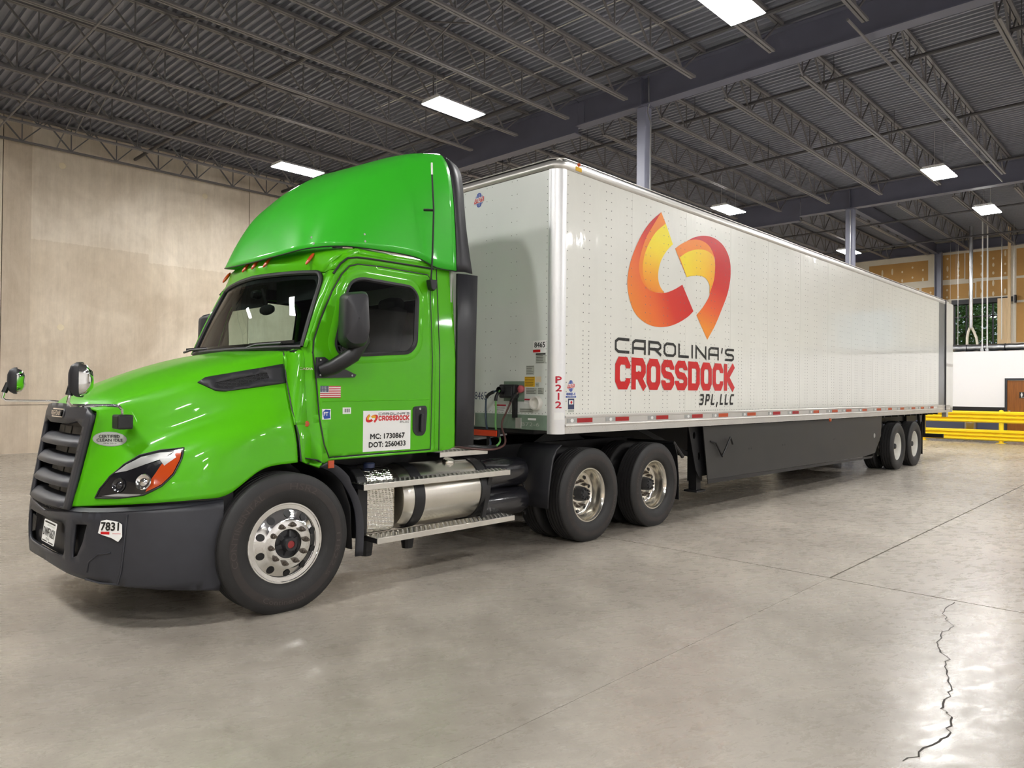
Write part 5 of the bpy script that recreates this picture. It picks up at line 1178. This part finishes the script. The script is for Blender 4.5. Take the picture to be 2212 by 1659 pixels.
# ---------------- interior
ds = obj('dashboard', MB().grid([[(x, y, z) for x, z in ((-2.98,1.96),(-2.75,2.03),(-2.55,2.02),(-2.48,1.90),(-2.5,1.5))] for y in (.32,.7,1.0,1.3,1.7,2.28)]), INTER2, TT, smooth=True, solid=.02)
obj('instrument_hood', MB().grid([[(-2.62,y,2.02+.06*math.sin(PI*(y-.45)/.7)) for y in (.45,.6,.8,1.0,1.15)], [(-2.46,y,1.96+.07*math.sin(PI*(y-.45)/.7)) for y in (.45,.6,.8,1.0,1.15)]]), INTER2, ds, smooth=True, solid=.02)
sw = [(-2.33+.12*math.cos(a)*.45, .78+.21*math.sin(a), 1.93+.19*math.cos(a)) for a in [2*PI*k/24 for k in range(25)]]
obj('steering_wheel', MB().tube(sw, .014, 8, False).tube([(-2.33,.78,1.93),(-2.6,.78,1.75)], .03, 8).tube([(-2.33,.58,1.93),(-2.33,.98,1.93)], .012, 6), BLACK, TT, smooth=True)
for y in (.78, 1.82):
    st = obj('seat', MB().grid([[(x, y+w, z) for w in (-.24,-.12,0,.12,.24)] for x, z in ((-2.28,1.62),(-2.2,1.68),(-1.95,1.66),(-1.84,1.68),(-1.78,1.95),(-1.72,2.25),(-1.68,2.40))]), INTER2, TT, smooth=True, solid=.11)
    obj('headrest', MB().lathe([(-.14,.001),(-.13,.06),(0,.075),(.13,.06),(.14,.001)], (-1.69, y, 2.47), 'y', 16), INTER2, st, smooth=True)
im = obj('dash_camera', MB().lathe([(-.05,.001),(-.045,.03),(.0,.045),(.03,.04),(.035,.001)], (-2.80, 1.3, 2.50), 'x', 16), BLACK, TT, smooth=True)
mr = obj('interior_mirror', MB().lathe([(-.12,.001),(-.115,.035),(-.06,.055),(0,.06),(.06,.055),(.115,.035),(.12,.001)], (-2.76, 1.18, 2.36), 'y', 16), BLACK, TT, smooth=True); mr.scale = (.4, 1, .8)
obj('mirror_stem', MB().tube([(-2.76,1.18,2.38),(-2.80,1.2,2.55)], .01, 6), BLACK, TT)
obj('sun_visor', MB().box(-2.66,-2.64,.5,1.2,2.42,2.62), INTER, TT); obj('sun_visor', MB().box(-2.66,-2.64,1.4,2.1,2.42,2.62), INTER, TT)
# wipers and cowl
obj('cowl_cover', MB().grid([fullrow([(-2.99,.34,1.955),(-3.03,.6,1.97),(-3.06,.95,1.975),(-3.075,1.3,1.98)]), fullrow([(-2.915,.27,1.975),(-2.99,.55,1.98),(-3.035,.9,1.98),(-3.05,1.3,1.98)])]), BLACK, TT, solid=.01)
for y, s in ((.95, 1), (2.25, 1)):
    w = obj('wiper', MB().tube([(-3.06,y,1.995),(-3.055,y-.16,2.015),(-3.0,y-.48,2.02)], .011, 6), BLACK, TT, smooth=True)
    obj('wiper_blade', MB().bar((-3.055,y-.05,2.02),(-2.965,y-.62,2.03), .012, .025), BLACK, w)
# ---------------- roof fairing
FR = [[(-2.845,1.30,2.79),(-2.83,.80,2.80),(-2.75,.54,2.83),(-2.56,.39,2.86),(-2.30,.33,2.872),(-1.83,.27,2.86),(-1.60,.22,2.785),(-1.37,.20,2.775)],
      [(-2.77,1.30,3.03),(-2.74,.85,3.05),(-2.64,.57,3.08),(-2.45,.43,3.12),(-2.20,.36,3.15),(-1.83,.30,3.18),(-1.60,.255,3.18),(-1.37,.225,3.16)],
      [(-2.68,1.30,3.24),(-2.63,.89,3.27),(-2.51,.64,3.32),(-2.33,.50,3.38),(-2.10,.42,3.45),(-1.80,.345,3.52),(-1.58,.305,3.56),(-1.37,.275,3.58)],
      [(-2.57,1.30,3.40),(-2.50,.95,3.43),(-2.38,.76,3.49),(-2.22,.63,3.57),(-2.02,.54,3.66),(-1.77,.46,3.76),(-1.57,.41,3.82),(-1.37,.37,3.85)],
      [(-2.45,1.30,3.53),(-2.37,1.06,3.57),(-2.26,.93,3.63),(-2.11,.83,3.71),(-1.94,.77,3.79),(-1.74,.70,3.88),(-1.56,.64,3.94),(-1.37,.58,3.97)],
      [(-2.32,1.30,3.63),(-2.25,1.30,3.675),(-2.14,1.30,3.735),(-2.0,1.30,3.80),(-1.86,1.30,3.865),(-1.70,1.30,3.93),(-1.54,1.30,3.98),(-1.37,1.30,4.01)]]
fr = patch(FR, 5, 5)
fa = obj('roof_fairing', MB().grid([[tuple(p) for p in r] for r in fr]).grid([[M2(p) for p in r] for r in fr]), GREEN2, TT, smooth=True, angle=60, solid=.012)
edge = [r[-1] for r in fr]; edge = edge+[Vector(M2(p)) for p in reversed(edge[:-1])]
e2 = [Vector((p.x+.01, 1.3+(p.y-1.3)*1.002, p.z)) for p in edge]
e3 = [Vector((-1.18-.05*math.sin(PI*min(1, max(0, (p.z-2.78)/1.1))), 1.3+(p.y-1.3)*(1.015-.03*min(1, max(0, (p.z-2.78)/1.2))), p.z-.05*max(0, (p.z-3.2)/.8))) for p in edge]
em = [(a+b)/2+Vector((0, 0, .008)) for a, b in zip(e2, e3)]
obj('fairing_trim', MB().grid([[tuple(p) for p in q] for q in (e2, em, e3)]), DARK, TT, smooth=True, solid=.014)
FB = BVHTree.FromPolygons([p for r in fr for p in r], [(i*len(fr[0])+j, i*len(fr[0])+j+1, (i+1)*len(fr[0])+j+1, (i+1)*len(fr[0])+j) for i in range(len(fr)-1) for j in range(len(fr[0])-1)])
for x, z in ((-2.70,2.93),(-2.70,2.873),(-2.30,2.995),(-2.30,2.932)):
    h = FB.ray_cast(Vector((x, -2, z)), Vector((0,1,0)))[0]
    if h is not None: obj('bolt', MB().lathe([(-.004,.001),(-.004,.009),(0,.010)], h, 'y', 10), SILV, fa)
obj('fairing_lip', MB().tube([Vector(p)+Vector((0,0,-.002)) for p in fr[0]], .005, 6).tube([Vector(M2(p))+Vector((0,0,-.002)) for p in fr[0]], .005, 6), BLACK, fa, smooth=True)
# antenna
an = obj('antenna', MB().tube([(-1.675,.205,2.62),(-1.68,.18,2.9),(-1.68,.17,3.3),(-1.68,.20,3.62)], .008, 8), BLACK, TT, smooth=True)
obj('antenna_tip', MB().tube([(-1.68,.20,3.62),(-1.68,.205,3.73)], .009, 8), WHTTXT, an); obj('antenna_base', MB().prism([(-1.72,2.655),(-1.635,2.66),(-1.64,2.58),(-1.665,2.555),(-1.70,2.57)], 'y', .16, .225), BLACK, an, bevel=.01)
obj('antenna_clip', MB().tube([(-1.68,.17,3.29),(-1.72,.26,3.30)], .012, 8), BLACK, an)
# door mirrors
for mir in (0, 1):
    K = (lambda p: M2(p)) if mir else (lambda p: p)
    mp = round_poly([(-2.725,2.42),(-2.535,2.445),(-2.515,2.10),(-2.545,1.99),(-2.67,1.975),(-2.735,2.03)], .05)
    cx, cz = -2.625, 2.21
    def ring(k, y): return [K((cx+(p[0]-cx)*k, y, cz+(p[1]-cz)*k)) for p in mp]
    body = [ring(.93, .12), ring(1.0, .10), ring(1.0, .02), ring(.97, -.06), ring(.86, -.115), ring(.45, -.14), ring(.02, -.145)]
    # the shell is deep front to back: turn it so that the glass faces rearward
    def turn(p, a=-.35 if not mir else .35):
        c = Vector(K((cx, .0, cz))); d = Vector(p)-c; return tuple(c+Vector((d.x*math.cos(a)-d.y*math.sin(a), d.x*math.sin(a)+d.y*math.cos(a), d.z)))
    m = obj('door_mirror', MB().grid([[turn(p) for p in r] for r in body], True), DARK, TT, smooth=True, angle=50)
    obj('mirror_glass', MB().add([turn(p) for p in ring(.90, .115)], [tuple(range(len(mp)))]), CHROME, m)
    arm = MB().tube([K(p) for p in ((-2.80,.19,1.80),(-2.74,.12,1.83),(-2.62,.03,1.93),(-2.54,-.0,2.05),(-2.53,.0,2.20))], [.055,.062,.066,.055,.02], 12)
    obj('mirror_arm', arm, BLACK, m, smooth=True)
    obj('mirror_base', panel([(-2.855,1.74),(-2.855,1.905),(-2.78,1.91),(-2.70,1.86),(-2.48,1.775),(-2.50,1.752)], (), .1, lambda u, v: K(SIDE(.02)(u, v))), DARK, m, solid=.02)
    for u, v in ((-2.825,1.885),(-2.825,1.765),(-2.53,1.768)): obj('screw', MB().lathe([(-.004 if not mir else .004,.001),(-.003 if not mir else .003,.008),(0,.008)], K(SIDE(.032)(u, v)), 'y', 8), SILV, m)
# hood mirrors on stalks
for mir in (0, 1):
    K = M2 if mir else (lambda p: p)
    sh = obj('hood_mirror', MB().lathe([(-.07,.001),(-.066,.05),(-.05,.085),(-.02,.103),(.0,.105),(.004,.098)], (0,0,0), 'x', 28), DARK, TT, smooth=True, center=(0,0,0))
    ctr = K((-4.475 if not mir else -4.40, .30 if not mir else .25, 1.70)); sh.location = Vector(ctr)-WL[TT]; sh.rotation_euler = (0, 0, -.50 if not mir else -.25); sh.scale = (1, .85, 1.08); WL[sh] = Vector(ctr)
    for v in sh.data.vertices:
        rr_ = math.hypot(v.co.y, v.co.z)
        if rr_ > .01: k_ = 1/((abs(v.co.y/rr_)**4+abs(v.co.z/rr_)**4)**.25); v.co.y *= k_; v.co.z *= k_
    g = obj('mirror_glass', MB().lathe([(0,.098),(.035,.085),(.06,.05),(.068,.001)], (0,0,0), 'x', 28), CHROME, sh, smooth=True, center=(0,0,0)); g.location = (0,0,0)
    for v in g.data.vertices:
        rr_ = math.hypot(v.co.y, v.co.z)
        if rr_ > .01: k_ = 1/((abs(v.co.y/rr_)**4+abs(v.co.z/rr_)**4)**.25); v.co.y *= k_; v.co.z *= k_
    a = obj('stalk', MB().tube([(K(p) if not mir else K((p[0]+.05, p[1]-.04 if p[1] < .4 else p[1], p[2]))) for p in ((-4.54,.30,1.60),(-4.55,.30,1.555),(-4.53,.31,1.535),(-4.45,.34,1.532),(-4.26,.45,1.53),(-4.20,.47,1.525),(-4.175,.48,1.50),(-4.17,.48,1.44))], .0105, 8), CHROME, TT, smooth=True)
    obj('stalk_mount', MB().box(*( (-4.215,-4.115,.43,.56) if not mir else (-4.215,-4.115,2.04,2.17) ), 1.365, 1.465), BLACK, a, bevel=.012)
    obj('mirror_mount', MB().tube([K((-4.545 if not mir else -4.49,.30 if not mir else .26,1.60)), K((-4.525 if not mir else -4.46,.30 if not mir else .26,1.68))], .022, 8), BLACK, a)
# door stickers
df = SIDE
fl = decal('flag_sticker', panel(rect(-2.81,-2.62,1.585,1.68), (), 1, df(.0055)), WHTTXT, nd)
for k in range(7): decal('red_stripe', panel(rect(-2.81,-2.62,1.585+.095*(2*k)/13,1.585+.095*(2*k+1)/13), (), 1, df(.0062)), CRIMSON, fl)
decal('blue_canton', panel(rect(-2.81,-2.732,1.585+.095*6/13,1.68), (), 1, df(.0068)), NAVY, fl)
for i in range(5):
    for j in range(6): decal('star', panel(ellipse(-2.803+.0132*j, 1.635+.0095*i, .003, .003, 5), (), 1, df(.0074)), WHTTXT, fl)
bs = decal('permit_sticker', panel(rect(-2.79,-2.71,1.41,1.495), (), 1, df(.0055)), WHTTXT, nd); decal('sticker_block', panel([(-2.785,1.425),(-2.77,1.415),(-2.715,1.42),(-2.72,1.46),(-2.715,1.485),(-2.76,1.49),(-2.785,1.47)], (), 1, df(.0062)), BLUETXT, bs)
decal('sticker_text', text_mb('FT', -2.775,-2.735,1.44,1.47, df(.0068), .001), WHTTXT, bs)
bc = decal('barcode_sticker', panel(rect(-2.60,-2.52,1.452,1.505), (), 1, df(.0055)), WHTTXT, nd)
for k in range(9): decal('bar_line', panel(rect(-2.585+.006*k,-2.585+.006*k+(.004 if k % 3 else .002),1.465,1.495), (), 1, df(.0062)), BLKTXT, bc)
pc = obj('company_placard', panel(rect(-2.40,-1.90,1.13,1.475), (), .5, df(.0055)), WHTTXT, nd, fixn=False)
Lx = lambda e: (lambda u, v: df(e)(-2.375+(u-1.12)/(3.67-1.12)*.125, 1.372+(v-2.374)/(3.896-2.374)*.075))
PCM = [REDTXT, LO, YELST, REDTXT, LO, YELST]
for (poly, cn, m, d), mm in zip(LOGO, PCM):
    w = -.35 if poly[0][0] < 2 else .2
    decal('logo_segment', panel(smooth2d(poly, cn), (), .5, Lx(.0062+d*.2)), mm, pc)
decal('placard_text', stroke_mb(*CARO, -2.245, -1.915, 1.437, 1.457, .0042, .0065, df(.0066)), BLKTXT, pc); decal('placard_text', stroke_mb(*XD, -2.245, -1.915, 1.388, 1.431, .0105, .0028, df(.0066)), REDTXT, pc)
decal('placard_text', stroke_mb(list('3PL,LLC'), [1,1,.85,.5,.85,.85,1], -2.02, -1.92, 1.366, 1.382, .0035, .005, df(.0066), .22), BLKTXT, pc)
decal('placard_text', text_mb('MC: 1730867', -2.325, -1.965, 1.235, 1.278, df(.0066), .0026), BLKTXT, pc); decal('placard_text', text_mb('DOT: 2560433', -2.34, -1.955, 1.165, 1.208, df(.0066), .0026), BLKTXT, pc)
decal('model_name', text_mb('CASCADIA', -3.0, -2.885, 1.805, 1.822, df(.018), .0008), CHROME, TT)

# ---------------- wheels
LET = [('CONTINENTAL', math.radians(196), math.radians(119), RF+.105, RF+.148), ('HSR2', math.radians(90), math.radians(58), RF+.105, RF+.150), ('11R22.5', math.radians(4), math.radians(-42), RF+.108, RF+.140), ('Continental', math.radians(-112), math.radians(-70), RF+.148, RF+.105)]
LET[3] = ('Continental', math.radians(-118), math.radians(-72), RF+.145, RF+.108)
make_wheel('steer_wheel', (-3.17, .055, .505), TT, 'steer', 1, LET)
make_wheel('steer_wheel', (-3.17, 2.545, .505), TT, 'steer', -1)
obj('front_axle', MB().tube([(-3.17,.35,.50),(-3.17,2.25,.50)], .06, 10), CHASSIS, TT)
for x in (.50, 1.81):
    obj('drive_axle', MB().tube([(x,.3,.51),(x,1.1,.51),(x,1.2,.52),(x,1.4,.52),(x,1.5,.51),(x,2.3,.51)], [.08,.09,.2,.2,.09,.08], 14), CHASSIS, TT, smooth=True)
    for sd in (1, -1):
        y0 = .06 if sd == 1 else 2.54
        make_wheel('drive_wheel', (x, y0, .507), TT, 'drive', sd, [('CONTINENTAL', math.radians(190), math.radians(120), RF+.112, RF+.142), ('DUAL USE', math.radians(-5), math.radians(-52), RF+.112, RF+.14)] if sd == 1 else None, RIMIN, 5, .28)
        make_wheel('drive_wheel', (x, y0+sd*.56, .507), TT, 'drive', -sd, None, RIMIN, 5, .28, detail=False)
# ---------------- chassis
for y in (.87, 1.73): obj('frame_rail', MB().box(-3.9, 2.5, y-.04, y+.04, .78, 1.04), CHASSIS, TT)
obj('engine_block', MB().box(-3.6,-2.6,.95,1.65,.55,1.5), CHASSIS, TT); obj('under_tray', MB().box(-3.9,-2.4,.55,2.05,.45,.56), CHASSIS, TT)
for x in (-1.0, .0, 1.15, 2.4): obj('cross_member', MB().box(x-.05, x+.05, .9, 1.7, .82, 1.0), CHASSIS, TT)
fw_ = obj('fifth_wheel', MB().lathe([(1.12,.001),(1.17,.42),(1.185,.45),(1.17,.47),(1.12,.46),(1.10,.3)], (1.0, 1.3, 0), 'z', 32), CHASSIS, TT, smooth=True); obj('fifth_wheel_base', MB().prism([(.5,1.04),(1.5,1.04),(1.3,1.13),(.7,1.13)], 'y', .9, 1.7), CHASSIS, TT)
obj('fifth_wheel_plate', MB().prism([(-.45,1.115),(.0,1.15),(0,1.17),(-.45,1.135)], 'y', .85, 1.75), SILV, fw_)
for x in (.15, .85, 1.46, 2.16): obj('air_spring', MB().lathe([(.62,.12),(.68,.14),(.74,.12),(.8,.14),(.86,.11)], (x, .95, 0), 'z', 16), BLACK, TT)
# fuel tank with straps, DEF tank, steps
ft = obj('fuel_tank', MB().lathe([(-2.0+.02,.001),(-2.0+.02,.20),(-1.965,.27),(-1.93,.285),(-1.90,.29),(-.98,.29),(-.95,.285),(-.925,.26),(-.91,.001)], (0, .46, .685), 'x', 56), STEEL, TT, smooth=True, angle=35)
for x in (-1.80, -.985): obj('tank_strap', MB().lathe([(x-.055,.291),(x-.055,.299),(x+.055,.299),(x+.055,.291)], (0,.46,.685), 'x', 56), BLACK, ft, smooth=True)
obj('filler_cap', MB().lathe([(.28,.06),(.33,.06),(.345,.05),(.345,.001)], (-1.33, .46, .68), 'z', 24), STEEL, ft, smooth=True)
cp = bpy.data.objects['filler_cap']; cp.location = Vector((-1.30, .37, .96))-WL[ft]; cp.rotation_euler = (.35, 0, 0)
obj('tank_label', MB().box(-1.2,-1.05,.335,.40,.955,.958), WHTTXT, ft).rotation_euler = (.35,0,0)
dt = obj('def_tank', MB().prism(round_poly([(.22,.42),(.75,.42),(.75,.95),(.32,.98),(.22,.88)], .08), 'x', -2.34, -2.04), TREAD, TT, bevel=.02)
obj('def_frame', MB().prism(round_poly([(.20,.40),(.78,.40),(.78,.99),(.34,1.0),(.20,.90)], .08), 'x', -2.44, -2.34), CHASSIS, dt, bevel=.01)
dc = obj('def_cap', MB().lathe([(0,.05),(.035,.05),(.045,.04),(.045,.001)], (-2.22,.36,.975), 'z', 20), NAVY, dt, smooth=True)
def step(x0, x1, z, name, y0=.085, y1=.30):
    s = obj(name, MB().prism([(y0,z-.05),(y0+.012,z-.05),(y0+.012,z-.006),(y1,z-.006),(y1,z),(y0,z)], 'x', x0, x1), NONSLIP, TT, bevel=.003)
    mb = MB(); x = x0+.02; k = 0
    while x < x1-.02:
        for j in range(3):
            y = y0+.03+.07*j+(.035 if k % 2 else 0)
            if y < y1-.01: mb.add([(x-.012,y-.012,z),(x+.012,y-.012,z),(x+.012,y+.012,z),(x-.012,y+.012,z),(x-.006,y-.006,z+.006),(x+.006,y-.006,z+.006),(x+.006,y+.006,z+.006),(x-.006,y+.006,z+.006)], [(4,5,6,7),(0,1,5,4),(1,2,6,5),(2,3,7,6),(3,0,4,7)])
        x += .026; k += 1
    g = obj('grip_studs', mb, NONSLIP, s); g['kind'] = 'stuff'
    for x in (x0+.02, x1-.02): obj('step_bracket', MB().box(x-.02, x+.02, y0+.012, y0+.2, z-.045, z-.008), CHASSIS, s)
    return s
step(-2.46, -.73, .872, 'upper_step'); step(-2.32, -.66, .412, 'lower_step')
obj('step_hanger', MB().bar((-.93,.17,.80),(-1.0,.19,.42), .05, .02), BLACK, TT)
for x in (-2.25, -1.8): obj('drain_fitting', MB().lathe([(.22,.05),(.3,.06),(.38,.06)], (x, .35, 0), 'z', 12), CHASSIS, TT)
obj('battery_box', MB().box(-2.6, -2.0, .75, 1.1, .5, .95), CHASSIS, TT)
# air tanks, catwalk, quarter fender, flaps
for z, r, x1 in ((.805,.155,-.22), (.505,.15,-.20)):
    a = obj('air_tank', MB().lathe([(-.95,.001),(-.93,.10),(-.88,r),(x1-.12,r),(x1-.06,r*.93),(x1-.02,r*.6),(x1,.001)], (0,.40,z), 'x', 36), TANKBLK, TT, smooth=True); obj('drain_valve', MB().tube([(x1-.04,.38,z-r*.8),(x1+.0,.38,z-r*.95),(x1+.0,.37,z-r*1.15)], .012, 6), CHASSIS, a)
cw = obj('catwalk', MB().box(-1.33,-.55,.55,1.9,1.03,1.045), TREAD, TT); step(-1.36, -.72, 1.055, 'catwalk_step', .42, .62)
obj('quarter_fender', MB().grid([[(x, y, z) for y in (.085,.10,.30,.62)] for x, z in ((.05,1.085),(-.03,1.03),(-.085,.93),(-.115,.80),(-.145,.62),(-.165,.42))]), DARK, TT, smooth=True, solid=.015)
obj('quarter_fender', MB().grid([[(x, 2.6-y, z) for y in (.085,.10,.30,.62)] for x, z in ((.05,1.085),(-.03,1.03),(-.085,.93),(-.115,.80),(-.145,.62),(-.165,.42))]), DARK, TT, smooth=True, solid=.015)
for y in (.09, 1.95): obj('mud_flap', MB().grid([[(x, y+w, z) for w in (0,.28,.56)] for x, z in ((2.36,.98),(2.42,.85),(2.46,.55),(2.47,.25))]), BLACK, TT, solid=.012)
obj('flap_hanger', MB().tube([(2.36,.1,1.0),(2.36,2.5,1.0)], .02, 8).tube([(2.36,.12,1.0),(2.6,.12,.80)], .025, 8), CHASSIS, TT)
obj('rear_light_bar', MB().box(-1.16,-1.10,.62,1.9,1.13,1.20), CHASSIS, TT); bl = obj('red_lamp', MB().box(-.44,-.40,.56,1.02,1.155,1.235).box(-.43,-.41,.70,.74,1.03,1.16), CHASSIS, TT)
obj('lamp_lens', MB().box(-.452,-.44,.57,1.01,1.165,1.228), mat('orange_lamp_lens', srgb(224,70,30), .25, 0, .5), bl)
# hoses from the cab to the trailer nose
for m, y, pts in ((HOSEB, 0, ((XN-.12,.76,1.66),(XN-.17,.86,1.60),(XN-.18,.88,1.50),(XN-.19,.86,1.28),(-.40,.72,1.14),(-.60,.52,1.075),(-.85,.45,1.08),(-1.15,.55,1.12))), (HOSEG, 1, ((XN-.12,.72,1.66),(XN-.17,.73,1.58),(XN-.17,.73,1.45),(XN-.18,.72,1.25),(-.38,.58,1.12),(-.60,.46,1.065),(-.85,.42,1.07),(-1.15,.53,1.11))), (HOSER, 2, ((XN-.06,.495,1.64),(XN-.10,.54,1.58),(XN-.14,.60,1.42),(XN-.17,.64,1.28),(-.38,.50,1.11),(-.60,.40,1.055),(-.85,.39,1.06),(-1.15,.51,1.10)))):
    h = obj('air_hose', MB().tube(catmull(pts, 6), .011, 8), m, TT, smooth=True)
    sp = catmull(pts, 6); obj('hose_spring', MB().tube(sp[2:9], .019, 8), BLACK, h, smooth=True)
obj('hose_wrap', MB().tube(catmull(((-.58,.46,1.062),(-.75,.42,1.065),(-.95,.46,1.09),(-1.2,.56,1.13)), 5), .028, 10), BLACK, TT, smooth=True)
obj('glad_hand', MB().lathe([(0,.04),(-.03,.042),(-.045,.025),(-.05,.001)], (XN-.01, .49, 1.675), 'x', 16), GLADR, TT, smooth=True)
